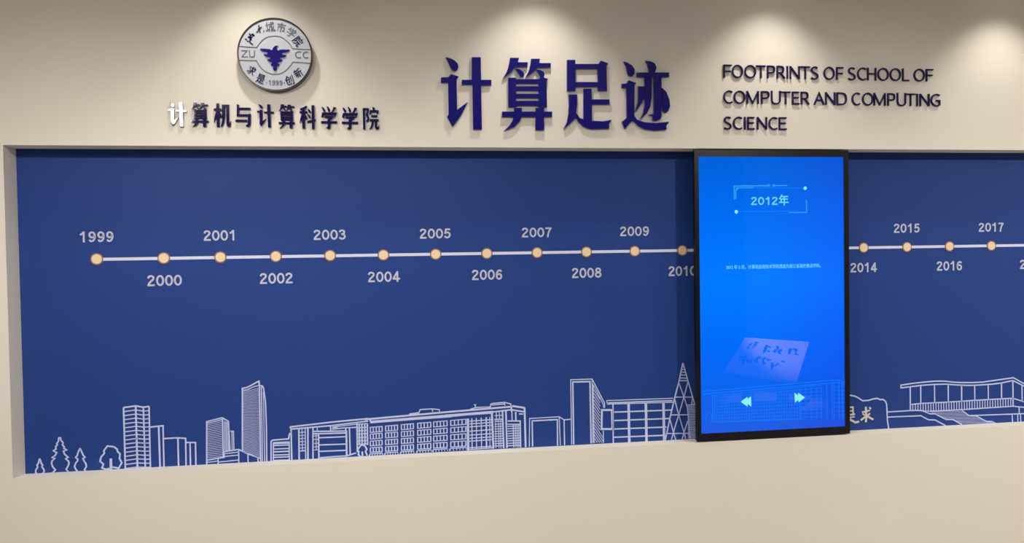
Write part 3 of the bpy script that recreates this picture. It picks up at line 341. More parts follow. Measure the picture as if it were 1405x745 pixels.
[0.62,[0.8415,0.7881,0.876,0.7832,0.9109,0.7741],0],[0.62,[0.8414,0.7826,0.8759,0.7772,0.9108,0.7676],0],[0.62,[0.8413,0.777,0.8757,0.7712,0.9108,0.761],0],[0.62,[0.8411,0.7714,0.8756,0.7653,0.9107,0.7544],0],[0.62,[0.841,0.7658,0.8755,0.7593,0.9107,0.7479],0],[0.62,[0.8409,0.7603,0.8754,0.7533,0.9106,0.7413],0],[0.62,[0.8408,0.7547,0.8753,0.7473,0.9105,0.7347],0],[0.62,[0.8406,0.7491,0.8752,0.7413,0.9105,0.7282],0],[0.62,[0.8405,0.7435,0.8751,0.7354,0.9104,0.7216],0],[0.62,[0.8404,0.738,0.875,0.7294,0.9104,0.715],0],[0.62,[0.8403,0.7324,0.8749,0.7234,0.9103,0.7084],0],[0.62,[0.8401,0.7268,0.8748,0.7174,0.9102,0.7019],0],[0.62,[0.84,0.7212,0.8747,0.7115,0.9102,0.6953],0],[0.62,[0.8399,0.7157,0.8746,0.7055,0.9101,0.6887],0],[0.62,[0.8398,0.7101,0.8744,0.6995,0.9101,0.6821],0],[0.62,[0.8396,0.7045,0.8743,0.6935,0.91,0.6756],0],[0.62,[0.8395,0.6989,0.8742,0.6875,0.9099,0.669],0],[0.62,[0.8394,0.6934,0.8741,0.6815,0.9099,0.6624],0]],"f":[],"k":[]},{"n":"annex_drawing","l":"low annex with banded windows left of the long campus building","s":[[2,[0.9526,0.6429,0.9545,0.7318,0.9609,0.7361,1.0252,0.7381,1.0294,0.7584,1.0366,0.7663],0],[1.6,[0.9618,0.643,0.9636,0.7254,1.0275,0.7248,1.0264,0.6428],0],[1.6,[0.965,0.7204,1.0274,0.7198],0],[1.6,[0.9649,0.7128,1.0272,0.7122],0],[1.6,[0.9646,0.6983,1.0269,0.6977],0],[2,[0.9643,0.6864,1.0266,0.6858],0],[1.6,[0.964,0.6726,1.0263,0.6719],0],[1.6,[0.9638,0.6634,1.0261,0.6626],0],[1.6,[0.9635,0.6502,1.0259,0.6494],0]],"f":[],"k":[]},{"n":"building_drawing","l":"long campus building with rows of windows","s":[],"f":[],"k":[{"n":"entrance_wing","l":"","s":[[2.2,[1.0363,0.7785,1.0365,0.6409],0],[2,[1.0317,0.788,1.0379,0.7791],0],[2.2,[1.0682,0.7783,1.0666,0.6419],0],[1.4,[1.0938,0.7784,1.0936,0.6431],0],[2.2,[1.1051,0.7795,1.1026,0.6433],0],[1.8,[1.126,0.7801,1.1235,0.6434],0],[1.5,[1.0669,0.6843,1.0938,0.6849],0],[1.2,[1.081,0.7783,1.081,0.6862],0],[1,[1.0695,0.763,1.0935,0.7635],0],[1,[1.0692,0.7498,1.0932,0.7502],0],[1,[1.0689,0.7365,1.093,
0.737],0],[1,[1.0686,0.7233,1.0927,0.7237],0],[1,[1.0684,0.7101,1.0924,0.7105],0],[1,[1.0681,0.6968,1.0921,0.6972],0],[2,[1.1289,0.7644,1.2663,0.7597],0],[2,[1.1287,0.7545,1.2619,0.7512],0],[2,[1.1486,0.7525,1.1477,0.6445],0],[2.6,[1.2634,0.7598,1.2633,0.6539],0],[1.2,[1.1383,0.753,1.1375,0.6849],0],[1.3,[1.1437,0.7793,1.1434,0.7654],0],[1,[1.1291,0.7451,1.1478,0.7455],0],[1,[1.1288,0.7302,1.1475,0.7306],0],[1,[1.1285,0.7136,1.1471,0.714],0],[1,[1.1281,0.6987,1.1468,0.6991],0],[1,[1.1279,0.6854,1.1466,0.6858],0],[1.8,[1.1508,0.7364,1.261,0.7356],0],[1.8,[1.1502,0.7059,1.2597,0.7042],0],[1.8,[1.1496,0.6786,1.2592,0.6775],0],[1.6,[1.1523,0.6519,1.2561,0.6543],0],[1.8,[1.256,0.6519,1.302,0.6639],0],[1.8,[1.1987,0.7873,1.1985,0.7627],0],[1.6,[1.2048,0.7703,1.2617,0.7736,1.3067,0.7734],0],[2,[1.2611,0.7736,1.2615,0.7602],0],[2,[1.2767,0.7729,1.2777,0.6578],0],[2.2,[1.3084,0.7921,1.3079,0.6676],0],[1.2,[1.2066,0.7796,1.3076,0.7864],0],[1.2,[1.2049,0.7757,1.2277,0.7772],0],[2.2,[1.3175,0.7876,1.3167,0.6973],0],[2.2,[1.3289,0.7871,1.3281,0.6967],0],[2.2,[1.341,0.7865,1.3403,0.6961],0],[2.2,[1.3518,0.786,1.3511,0.6955],0],[1.3,[1.3093,0.7863,1.3535,0.7869],0],[1.3,[1.309,0.7713,1.3532,0.7719],0],[1.3,[1.3087,0.7579,1.3529,0.7585],0],[1.3,[1.3084,0.7439,1.3527,0.7444],0],[1.3,[1.3082,0.7292,1.3524,0.7296],0],[1.3,[1.3079,0.7145,1.3521,0.7149],0],[1.3,[1.3076,0.7004,1.3518,0.7008],0]],"f":[],"k":[]},{"n":"roof","l":"","s":[[2.2,[1.0317,0.788,1.2038,0.8004,1.3552,0.8083],0],[2,[1.0331,0.7787,1.197,0.7854,1.355,0.7976],0],[2.6,[1.3421,0.8054,1.7125,0.8221],0],[3.2,[1.3665,0.7922,1.5403,0.7978,1.7121,0.8024],0],[1.4,[1.3682,0.7968,1.7123,0.8085],0],[2.2,[1.3634,0.8027,1.3687,0.7874],0],[1.5,[1.5291,0.8196,1.5709,0.8245,1.5761,0.8368,1.6247,0.838,1.6583,0.8331,1.6588,0.8239],0],[1.5,[1.6281,0.8368,1.6296,0.8252],0],[1.2,[1.53,0.8162,1.5741,0.8196],0],[2.6,[1.681,0.8206,1.8169,0.826,1.9734,0.8321],0],[2.8,[1.9769,0.8347,2.0327,0.8239],0],[3,[1.6806,0.8022,1.7825,0.8071,1.892,0.8096],
0],[1.2,[1.6808,0.8084,1.8921,0.8158],0],[2.2,[1.892,0.8124,1.9715,0.8184],0],[2.2,[1.9767,0.8175,2.0317,0.8067],0],[1.6,[1.8793,0.8321,1.8823,0.8464,1.8892,0.8495,1.9426,0.8523,1.9702,0.8443,1.9725,0.8356],0],[1.5,[1.9426,0.8513,1.9441,0.8385],0],[1.4,[1.7931,0.8298,1.8204,0.8354,1.8787,0.8349],0],[1.3,[1.8087,0.8479,1.8189,0.8475],0],[1.5,[1.8138,0.8477,1.8153,0.8357],0],[1.4,[1.8857,0.8428,1.9425,0.8455],0]],"f":[],"k":[]},{"n":"window_bay","l":"","s":[[1.7,[1.3641,0.7704,1.364,0.7486],0],[1.7,[1.3764,0.7708,1.3763,0.749],0],[1.7,[1.3888,0.7713,1.3887,0.7495],0],[1.7,[1.4011,0.7718,1.401,0.75],0],[1.7,[1.4135,0.7723,1.4134,0.7505],0],[1.2,[1.3621,0.7703,1.4155,0.7724],0],[1.2,[1.3617,0.7485,1.4151,0.7505],0],[1.7,[1.3635,0.7414,1.3634,0.7199],0],[1.7,[1.3759,0.7418,1.3758,0.7203],0],[1.7,[1.3882,0.7421,1.3881,0.7207],0],[1.7,[1.4006,0.7425,1.4005,0.7211],0],[1.7,[1.4129,0.7429,1.4129,0.7214],0],[1.2,[1.3616,0.7413,1.4149,0.743],0],[1.2,[1.3611,0.7198,1.4145,0.7215],0],[1.7,[1.3629,0.7112,1.3629,0.6912],0],[1.7,[1.3753,0.7116,1.3752,0.6915],0],[1.7,[1.3876,0.7119,1.3876,0.6918],0],[1.7,[1.4,0.7123,1.3999,0.6921],0],[1.7,[1.4124,0.7127,1.4123,0.6924],0],[1.2,[1.361,0.7112,1.4143,0.7127],0],[1.2,[1.3606,0.6912,1.414,0.6924],0],[1.7,[1.3624,0.6825,1.3623,0.6632],0],[1.7,[1.3747,0.6828,1.3747,0.6634],0],[1.7,[1.3871,0.6831,1.387,0.6636],0],[1.7,[1.3994,0.6834,1.3994,0.6638],0],[1.7,[1.4118,0.6837,1.4118,0.664],0],[1.2,[1.3604,0.6825,1.4138,0.6837],0],[1.2,[1.36,0.6632,1.4134,0.664],0],[1.2,[1.3599,0.6566,1.4133,0.6575],0],[1.6,[1.3565,0.6474,1.3606,0.6566],0],[1,[1.3599,0.6566,1.3597,0.6465],0],[1,[1.3706,0.6568,1.3704,0.6467],0],[1,[1.3812,0.6569,1.381,0.6469],0],[1,[1.3919,0.6571,1.3917,0.647],0],[1,[1.4026,0.6573,1.4024,0.6472],0],[1,[1.4133,0.6575,1.4131,0.6474],0]],"f":[],"k":[]},{"n":"window_bay","l":"","s":[[1.7,[1.4284,0.7729,1.4283,0.751],0],[1.7,[1.4409,0.7734,1.4408,0.7515],0],[1.7,[1.4535,0.7739,1.4534,0.752],0],[1.7,[1.4661,0.7744,1.466,0.7525],0],[1.7,[1.4787,
0.7749,1.4786,0.753],0],[1.2,[1.4264,0.7728,1.4807,0.7749],0],[1.2,[1.426,0.751,1.4803,0.7531],0],[1.7,[1.4278,0.7434,1.4277,0.7219],0],[1.7,[1.4404,0.7437,1.4403,0.7223],0],[1.7,[1.453,0.7441,1.4529,0.7227],0],[1.7,[1.4655,0.7445,1.4655,0.7231],0],[1.7,[1.4782,0.7449,1.4781,0.7235],0],[1.2,[1.4258,0.7433,1.4802,0.745],0],[1.2,[1.4254,0.7219,1.4798,0.7236],0],[1.7,[1.4272,0.7131,1.4272,0.6927],0],[1.7,[1.4398,0.7135,1.4397,0.693],0],[1.7,[1.4524,0.7138,1.4523,0.6933],0],[1.7,[1.465,0.7142,1.4649,0.6936],0],[1.7,[1.4776,0.7146,1.4775,0.6939],0],[1.2,[1.4252,0.713,1.4796,0.7146],0],[1.2,[1.4249,0.6927,1.4792,0.694],0],[1.7,[1.4267,0.684,1.4266,0.6642],0],[1.7,[1.4393,0.6843,1.4392,0.6644],0],[1.7,[1.4518,0.6846,1.4518,0.6645],0],[1.7,[1.4644,0.6849,1.4644,0.6647],0],[1.7,[1.477,0.6852,1.477,0.6649],0],[1.2,[1.4247,0.6839,1.479,0.6852],0],[1.2,[1.4243,0.6642,1.4787,0.665],0],[1.2,[1.4242,0.6576,1.4785,0.6585],0],[1.6,[1.4207,0.6484,1.4249,0.6576],0],[1,[1.4242,0.6576,1.424,0.6476],0],[1,[1.435,0.6578,1.4349,0.6477],0],[1,[1.4459,0.658,1.4457,0.6479],0],[1,[1.4568,0.6582,1.4566,0.6481],0],[1,[1.4677,0.6583,1.4675,0.6482],0],[1,[1.4785,0.6585,1.4784,0.6484],0]],"f":[],"k":[]},{"n":"window_bay","l":"","s":[[1.7,[1.4953,0.7755,1.4953,0.7536],0],[1.7,[1.5081,0.776,1.508,0.7541],0],[1.7,[1.5208,0.7765,1.5207,0.7546],0],[1.7,[1.5335,0.777,1.5335,0.7551],0],[1.7,[1.5463,0.7775,1.5462,0.7556],0],[1.2,[1.4933,0.7754,1.5483,0.7776],0],[1.2,[1.4929,0.7535,1.5479,0.7557],0],[1.7,[1.4948,0.7454,1.4947,0.7241],0],[1.7,[1.5075,0.7458,1.5074,0.7245],0],[1.7,[1.5202,0.7462,1.5202,0.7249],0],[1.7,[1.533,0.7466,1.5329,0.7253],0],[1.7,[1.5458,0.747,1.5457,0.7257],0],[1.2,[1.4928,0.7453,1.5478,0.747],0],[1.2,[1.4924,0.724,1.5474,0.7258],0],[1.7,[1.4942,0.7151,1.4942,0.6943],0],[1.7,[1.5069,0.7154,1.5069,0.6946],0],[1.7,[1.5197,0.7158,1.5196,0.6949],0],[1.7,[1.5324,0.7162,1.5324,0.6952],0],[1.7,[1.5452,0.7166,1.5452,0.6955],0],[1.2,[1.4922,0.715,1.5472,0.7166],0],[1.2,[1.4918,0.6943,1.5468,0.6955],
0],[1.7,[1.4937,0.6855,1.4936,0.6652],0],[1.7,[1.5064,0.6858,1.5063,0.6653],0],[1.7,[1.5191,0.6861,1.5191,0.6655],0],[1.7,[1.5319,0.6864,1.5318,0.6657],0],[1.7,[1.5447,0.6867,1.5446,0.6659],0],[1.2,[1.4917,0.6855,1.5467,0.6868],0],[1.2,[1.4913,0.6651,1.5463,0.666],0],[1.2,[1.4912,0.6587,1.5462,0.6596],0],[1.6,[1.4877,0.6495,1.4918,0.6587],0],[1,[1.4912,0.6587,1.491,0.6486],0],[1,[1.5021,0.6589,1.502,0.6488],0],[1,[1.5131,0.6591,1.513,0.6489],0],[1,[1.5241,0.6593,1.524,0.6491],0],[1,[1.5351,0.6594,1.535,0.6493],0],[1,[1.5462,0.6596,1.546,0.6495],0]],"f":[],"k":[]},{"n":"window_bay","l":"","s":[[1.7,[1.5647,0.7783,1.5646,0.7563],0],[1.7,[1.5787,0.7788,1.5786,0.7568],0],[1.7,[1.5927,0.7794,1.5926,0.7573],0],[1.7,[1.6067,0.7799,1.6066,0.7579],0],[1.7,[1.6207,0.7805,1.6206,0.7584],0],[1.2,[1.5627,0.7782,1.6227,0.7805],0],[1.2,[1.5623,0.7562,1.6223,0.7585],0],[1.7,[1.5641,0.7475,1.5641,0.7263],0],[1.7,[1.5781,0.748,1.5781,0.7268],0],[1.7,[1.5921,0.7484,1.5921,0.7272],0],[1.7,[1.6061,0.7488,1.6061,0.7277],0],[1.7,[1.6201,0.7492,1.6201,0.7281],0],[1.2,[1.5621,0.7475,1.6222,0.7493],0],[1.2,[1.5618,0.7263,1.6218,0.7282],0],[1.7,[1.5636,0.7171,1.5635,0.6959],0],[1.7,[1.5776,0.7175,1.5775,0.6962],0],[1.7,[1.5916,0.7179,1.5915,0.6966],0],[1.7,[1.6056,0.7183,1.6055,0.6969],0],[1.7,[1.6196,0.7187,1.6196,0.6972],0],[1.2,[1.5616,0.717,1.6216,0.7188],0],[1.2,[1.5612,0.6959,1.6212,0.6973],0],[1.7,[1.563,0.6871,1.563,0.6662],0],[1.7,[1.577,0.6875,1.577,0.6664],0],[1.7,[1.591,0.6878,1.591,0.6666],0],[1.7,[1.605,0.6881,1.605,0.6668],0],[1.7,[1.6191,0.6884,1.619,0.667],0],[1.2,[1.561,0.6871,1.6211,0.6885],0],[1.2,[1.5607,0.6662,1.6207,0.667],0],[1.2,[1.5605,0.6598,1.6206,0.6608],0],[1.6,[1.557,0.6505,1.5612,0.6598],0],[1,[1.5605,0.6598,1.5604,0.6497],0],[1,[1.5725,0.66,1.5723,0.6499],0],[1,[1.5845,0.6602,1.5843,0.6501],0],[1,[1.5965,0.6604,1.5964,0.6503],0],[1,[1.6086,0.6606,1.6084,0.6504],0],[1,[1.6206,0.6608,1.6204,0.6506],0]],"f":[],"k":[]},{"n":"window_bay","l":"","s":[[1.7,[1.6331,0.781,
1.6331,0.7589],0],[1.7,[1.6475,0.7815,1.6475,0.7595],0],[1.7,[1.662,0.7821,1.6619,0.76],0],[1.7,[1.6764,0.7827,1.6763,0.7606],0],[1.7,[1.6908,0.7832,1.6908,0.7611],0],[1.2,[1.6311,0.7809,1.6929,0.7833],0],[1.2,[1.6307,0.7588,1.6925,0.7612],0],[1.7,[1.6326,0.7496,1.6326,0.7285],0],[1.7,[1.647,0.7501,1.647,0.729],0],[1.7,[1.6614,0.7505,1.6614,0.7294],0],[1.7,[1.6758,0.751,1.6758,0.7299],0],[1.7,[1.6903,0.7514,1.6903,0.7304],0],[1.2,[1.6306,0.7496,1.6923,0.7515],0],[1.2,[1.6302,0.7285,1.6919,0.7305],0],[1.7,[1.6321,0.7191,1.632,0.6975],0],[1.7,[1.6464,0.7195,1.6464,0.6979],0],[1.7,[1.6609,0.72,1.6608,0.6982],0],[1.7,[1.6753,0.7204,1.6753,0.6985],0],[1.7,[1.6898,0.7208,1.6897,0.6989],0],[1.2,[1.63,0.719,1.6918,0.7209],0],[1.2,[1.6296,0.6975,1.6914,0.6989],0],[1.7,[1.6315,0.6887,1.6315,0.6672],0],[1.7,[1.6459,0.689,1.6459,0.6674],0],[1.7,[1.6603,0.6894,1.6603,0.6676],0],[1.7,[1.6748,0.6897,1.6747,0.6678],0],[1.7,[1.6892,0.69,1.6892,0.668],0],[1.2,[1.6295,0.6887,1.6912,0.6901],0],[1.2,[1.6291,0.6672,1.6909,0.6681],0],[1.2,[1.629,0.661,1.6908,0.662],0],[1.6,[1.6255,0.6516,1.6297,0.6609],0],[1,[1.629,0.661,1.6288,0.6508],0],[1,[1.6413,0.6612,1.6411,0.651],0],[1,[1.6537,0.6614,1.6535,0.6512],0],[1,[1.666,0.6616,1.6658,0.6514],0],[1,[1.6784,0.6618,1.6782,0.6515],0],[1,[1.6908,0.662,1.6906,0.6517],0]],"f":[],"k":[]},{"n":"window_bay","l":"","s":[[1.7,[1.7067,0.7839,1.7067,0.7617],0],[1.7,[1.7231,0.7845,1.7231,0.7624],0],[1.7,[1.7395,0.7851,1.7394,0.763],0],[1.7,[1.7559,0.7858,1.7558,0.7636],0],[1.7,[1.7723,0.7864,1.7723,0.7643],0],[1.2,[1.7047,0.7838,1.7743,0.7865],0],[1.2,[1.7043,0.7617,1.774,0.7643],0],[1.7,[1.7062,0.7519,1.7062,0.7309],0],[1.7,[1.7225,0.7524,1.7225,0.7314],0],[1.7,[1.7389,0.7529,1.7389,0.7319],0],[1.7,[1.7553,0.7534,1.7553,0.7325],0],[1.7,[1.7717,0.7539,1.7717,0.733],0],[1.2,[1.7042,0.7518,1.7738,0.754],0],[1.2,[1.7038,0.7308,1.7734,0.7331],0],[1.7,[1.7057,0.7213,1.7056,0.6992],0],[1.7,[1.722,0.7217,1.722,0.6996],0],[1.7,[1.7384,0.7222,1.7384,0.7],0],[1.7,[1.7548,
0.7227,1.7548,0.7004],0],[1.7,[1.7712,0.7232,1.7712,0.7008],0],[1.2,[1.7036,0.7212,1.7733,0.7232],0],[1.2,[1.7032,0.6992,1.7729,0.7008],0],[1.7,[1.7051,0.6904,1.7051,0.6683],0],[1.7,[1.7215,0.6908,1.7214,0.6685],0],[1.7,[1.7379,0.6912,1.7378,0.6687],0],[1.7,[1.7543,0.6915,1.7542,0.669],0],[1.7,[1.7707,0.6919,1.7707,0.6692],0],[1.2,[1.7031,0.6904,1.7727,0.692],0],[1.2,[1.7027,0.6682,1.7724,0.6693],0],[1.2,[1.7026,0.6621,1.7723,0.6633],0],[1.6,[1.6991,0.6528,1.7033,0.6621],0],[1,[1.7026,0.6621,1.7024,0.6519],0],[1,[1.7165,0.6624,1.7163,0.6521],0],[1,[1.7304,0.6626,1.7302,0.6524],0],[1,[1.7443,0.6628,1.7442,0.6526],0],[1,[1.7583,0.663,1.7581,0.6528],0],[1,[1.7723,0.6633,1.7721,0.653],0]],"f":[],"k":[]},{"n":"glass_front","l":"","s":[[3.4,[1.7815,0.7887,1.7805,0.6501],0],[3,[1.8865,0.8113,1.8908,0.6522],0],[1.6,[1.7985,0.7893,1.7976,0.6553],0],[1.4,[1.818,0.7898,1.8171,0.6557],0],[1.4,[1.8395,0.7903,1.8387,0.6561],0],[2.2,[1.8615,0.7908,1.8606,0.6564],0],[1.2,[1.8766,0.7911,1.8758,0.6567],0],[1.5,[1.7888,0.7768,1.8846,0.7791],0],[1.5,[1.7886,0.7648,1.8844,0.7671],0],[1.5,[1.7883,0.7522,1.8842,0.7544],0],[1.5,[1.788,0.7331,1.8839,0.7353],0],[1.5,[1.7877,0.716,1.8836,0.7181],0],[1.5,[1.7875,0.7017,1.8834,0.7037],0],[1.5,[1.7873,0.6894,1.8832,0.6914],0],[1.5,[1.7868,0.6607,1.8827,0.6625],0],[1.4,[1.7867,0.6532,1.8895,0.6557],0]],"f":[],"k":[]},{"n":"corner_wing","l":"","s":[[2.4,[1.9334,0.8133,1.9363,0.6515],0],[2.4,[1.9486,0.8139,1.9505,0.6521],0],[2.8,[2.0313,0.824,2.0335,0.6513],0],[2.4,[1.9724,0.8314,1.9741,0.808],0],[1.6,[1.9749,0.8148,1.9752,0.7701],0],[2.4,[1.9914,0.8079,1.9922,0.7693],0],[2,[1.9552,0.77,2.0109,0.7674,2.0112,0.6511],0],[1.6,[1.9549,0.7555,2.0086,0.753],0],[1.6,[1.9802,0.7543,1.9807,0.6526],0],[2,[2.0059,0.799,2.0249,0.7971],0],[1.4,[1.9551,0.7462,2.0106,0.7463],0],[1.4,[1.955,0.7356,2.0104,0.7357],0],[1.4,[1.9548,0.7249,2.0103,0.725],0],[1.4,[1.9546,0.7143,2.0101,0.7143],0],[1.4,[1.9544,0.7036,2.0099,0.7036],0],[1.4,[1.9543,0.6929,2.0098,0.6929],0],[1.4,
[1.9541,0.6823,2.0096,0.6822],0],[1.4,[1.9539,0.6716,2.0094,0.6715],0],[1.4,[1.9538,0.6609,2.0093,0.6608],0],[1,[1.9895,0.7539,1.9893,0.6529],0],[1,[1.9965,0.7536,1.9963,0.6525],0],[1,[2.0034,0.7532,2.0032,0.6522],0],[2,[1.8967,0.7789,1.9321,0.779],0],[1.6,[1.8982,0.7702,1.932,0.7704],0],[1.3,[1.9058,0.8094,1.9067,0.7801],0],[1.3,[1.9195,0.8104,1.9197,0.7795],0],[1.2,[1.8987,0.796,1.9314,0.7962],0],[1.3,[1.898,0.7582,1.9342,0.7586],0],[1.3,[1.8979,0.7476,1.9341,0.7479],0],[1.3,[1.8977,0.737,1.9339,0.7373],0],[1.3,[1.8975,0.7264,1.9337,0.7266],0],[1.3,[1.8974,0.7157,1.9336,0.716],0],[1.3,[1.8972,0.7051,1.9334,0.7053],0],[1.3,[1.897,0.6944,1.9332,0.6947],0],[1.3,[1.8968,0.6838,1.933,0.684],0],[1.3,[1.8967,0.6732,1.9329,0.6734],0],[1.3,[1.8965,0.6625,1.9327,0.6627],0],[1,[1.9016,0.7667,1.9019,0.6533],0],[1,[1.9154,0.766,1.9156,0.6526],0],[1,[1.924,0.7656,1.9242,0.6521],0]],"f":[],"k":[]}]},{"n":"tree_drawing","l":"small rounded tree drawn before the long campus building","s":[[2.2,[1.3194,0.6491,1.3114,0.6562,1.3139,0.6678,1.3085,0.6765,1.3203,0.6926,1.3286,0.6982,1.3399,0.6916,1.3478,0.6778,1.3421,0.668,1.3483,0.6509],0],[2.4,[1.3283,0.6687,1.3286,0.6473],0]],"f":[],"k":[]},{"n":"block_drawing","l":"low double outlined block left of the tall slab","s":[[1.4,[2.0498,0.6524,2.053,0.7762,2.1858,0.7778,2.189,0.6516],0],[2,[2.0644,0.6526,2.0643,0.7652,2.1772,0.7659,2.1765,0.6513],0],[1.5,[2.1858,0.7778,2.2073,0.7631,2.2376,0.7644],0],[1.8,[2.2073,0.7631,2.2081,0.6515],0]],"f":[],"k":[]},{"n":"slab_drawing","l":"tall double outlined slab with slatted side wall","s":[[1.4,[2.2402,0.6517,2.2401,0.9398,2.3372,0.9392,2.337,0.6527],0],[2.2,[2.2495,0.6517,2.2492,0.9294,2.3272,0.9281,2.3286,0.6527],0],[1.4,[2.3372,0.9392,2.3926,0.8294,2.3923,0.8078],0],[1.2,[2.3429,0.9119,2.3873,0.8228,2.3876,0.809],0],[1.4,[2.3411,0.9166,2.3422,0.6547],0],[1.4,[2.3853,0.7069,2.3855,0.6516],0],[1.05,[2.3431,0.8926,2.3721,0.8473],0],[1.05,[2.3429,0.8775,2.3719,0.8322],0],[1.05,[2.3427,0.8624,2.3717,
0.817],0],[1.05,[2.3425,0.8472,2.3715,0.8019],0],[1.05,[2.3423,0.8321,2.3713,0.7867],0],[1.05,[2.3421,0.8169,2.3711,0.7715],0],[1.05,[2.3419,0.8018,2.3709,0.7564],0],[1.05,[2.3417,0.7867,2.3707,0.7412],0],[1.05,[2.3415,0.7715,2.3705,0.726],0],[1.05,[2.3413,0.7564,2.3703,0.7108],0],[1.05,[2.341,0.7412,2.3848,0.6728],0],[1.05,[2.3408,0.7261,2.3837,0.659],0],[1.05,[2.3406,0.7109,2.3776,0.6529],0],[1.05,[2.3404,0.6957,2.3673,0.6534],0],[1.05,[2.3402,0.6806,2.3569,0.654],0],[1.05,[2.34,0.6654,2.3466,0.6545],0]],"f":[],"k":[]},{"n":"frame_drawing","l":"thick open rectangle between the slab and the gridded block","s":[[3,[2.3801,0.799,2.4259,0.797,2.4269,0.7116,2.3773,0.714],1]],"f":[],"k":[]},{"n":"block_drawing","l":"wide gridded block left of the spire","s":[[2,[2.4311,0.822,2.4304,0.6481],0],[1.3,[2.4016,0.8401,2.7101,0.8375],0],[2,[2.4096,0.8293,2.7078,0.8269],0],[1.3,[2.4016,0.8401,2.4068,0.8241,2.7099,0.8194],0],[4,[2.5032,0.821,2.5042,0.648],0],[4,[2.5834,0.8206,2.5845,0.6482],0],[4,[2.6657,0.8202,2.667,0.6484],0],[2,[2.436,0.787,2.7029,0.7845],0],[2,[2.4355,0.7491,2.6908,0.7467],0],[2,[2.435,0.7112,2.6788,0.7084],0],[2,[2.4345,0.6743,2.6717,0.6715],0]],"f":[],"k":[]},{"n":"spire_drawing","l":"lattice spire beside the dark screen","s":[[2,[2.759,0.9953,2.7386,0.9082,2.7184,0.8371,2.6953,0.7476,2.6726,0.6496],0],[1.8,[2.7596,0.9953,2.7831,0.9118,2.8045,0.8361,2.8131,0.8063],0],[1.6,[2.7386,0.9082,2.7628,0.8406,2.7784,0.7918,2.7819,0.7543,2.7891,0.649],0],[1.6,[2.7831,0.9118,2.7628,0.8416,2.7369,0.7617,2.7111,0.6828,2.7013,0.6502],0],[1.6,[2.7184,0.8318,2.7369,0.7617,2.761,0.6804,2.769,0.6495],0],[1.6,[2.6952,0.7423,2.7111,0.6828,2.7212,0.6492],0],[1.6,[2.78,0.733,2.761,0.6804,2.7523,0.6498],0],[1.6,[2.7201,0.8424,2.8057,0.8388],0],[1.6,[2.6993,0.7623,2.7792,0.7597],0],[1.6,[2.6806,0.679,2.786,0.6749],0],[1.4,[2.8034,0.8362,2.7986,0.8059],0],[1.5,[2.7526,0.9663,2.7681,0.9657],0],[1.5,[2.7499,0.9541,2.7717,0.9533],0],[1.5,[2.7471,0.9414,2.7754,0.9404],0],[1.5,[2.7441,0.9277,
2.7794,0.9263],0],[1.5,[2.7415,0.9161,2.7828,0.9145],0]],"f":[],"k":[]},{"n":"stack_drawing","l":"small ribbed tower half hidden by the dark screen","s":[[1.4,[2.8165,0.8051,2.817,0.6498],0],[1.6,[2.7785,0.8036,2.8198,0.805],0],[1.2,[2.7807,0.7971,2.8175,0.7965],0],[1.2,[2.7806,0.7896,2.8174,0.789],0],[1.2,[2.7805,0.7821,2.8173,0.7815],0],[1.2,[2.7804,0.7746,2.8172,0.774],0],[1.2,[2.7804,0.7672,2.8171,0.7666],0],[1.2,[2.7803,0.7597,2.8171,0.7591],0],[1.2,[2.7802,0.7522,2.817,0.7516],0],[1.2,[2.7801,0.7447,2.8169,0.7441],0],[1.2,[2.78,0.7372,2.8168,0.7366],0],[1.2,[2.7799,0.7297,2.8167,0.7291],0],[1.2,[2.7799,0.7223,2.8167,0.7216],0],[1.2,[2.7798,0.7148,2.8166,0.7141],0],[1.2,[2.7797,0.7073,2.8165,0.7066],0],[1.2,[2.7796,0.6998,2.8164,0.6991],0],[1.2,[2.7795,0.6923,2.8163,0.6916],0],[1.2,[2.7794,0.6848,2.8162,0.6841],0],[1.2,[2.7794,0.6773,2.8162,0.6766],0],[1.2,[2.7793,0.6699,2.8161,0.6691],0],[1.2,[2.7792,0.6624,2.816,0.6616],0],[1.2,[2.7791,0.6549,2.8159,0.6541],0]],"f":[],"k":[]},{"n":"rock_drawing","l":"outlined inscribed rock right of the dark screen","s":[[2.2,[3.4895,0.7543,3.5104,0.7887,3.5451,0.8097,3.5728,0.815,3.5987,0.81,3.6143,0.802,3.6385,0.7864,3.6699,0.7867,3.6909,0.7922,3.7119,0.7946,3.7294,0.7873,3.7417,0.7884,3.7539,0.7798,3.7602,0.7666,3.7625,0.7357,3.7647,0.6869,3.7708,0.6476],0]],"f":[],"k":[{"n":"inscription","l":"pale yellow brush characters on the rock","s":[[2.6,[3.6347,0.7324,3.6556,0.7353,3.6752,0.7396],0],[3.4,[3.6544,0.7573,3.6556,0.7243,3.6561,0.7017,3.6539,0.684],0],[2.6,[3.6382,0.7251,3.6493,0.7168],0],[3,[3.6282,0.6946,3.6408,0.703,3.6513,0.7096],0],[2.8,[3.6751,0.726,3.6681,0.7186,3.6583,0.7138],0],[3.2,[3.6597,0.7151,3.6729,0.7054,3.6924,0.6954],0],[3,[3.6718,0.7533,3.6808,0.7458],0],[2.6,[3.5655,0.7574,3.589,0.7579,3.5895,0.7193],0],[2.4,[3.5647,0.7413,3.5882,0.7409],0],[2.6,[3.5645,0.722,3.5992,0.7256],0],[2.2,[3.5582,0.711,3.5977,0.7124],0],[3.4,[3.572,0.6991,3.5858,0.6953,3.5997,0.6856,3.6198,0.6891],0],[2.6,[3.5655,0.7574,3.5638,
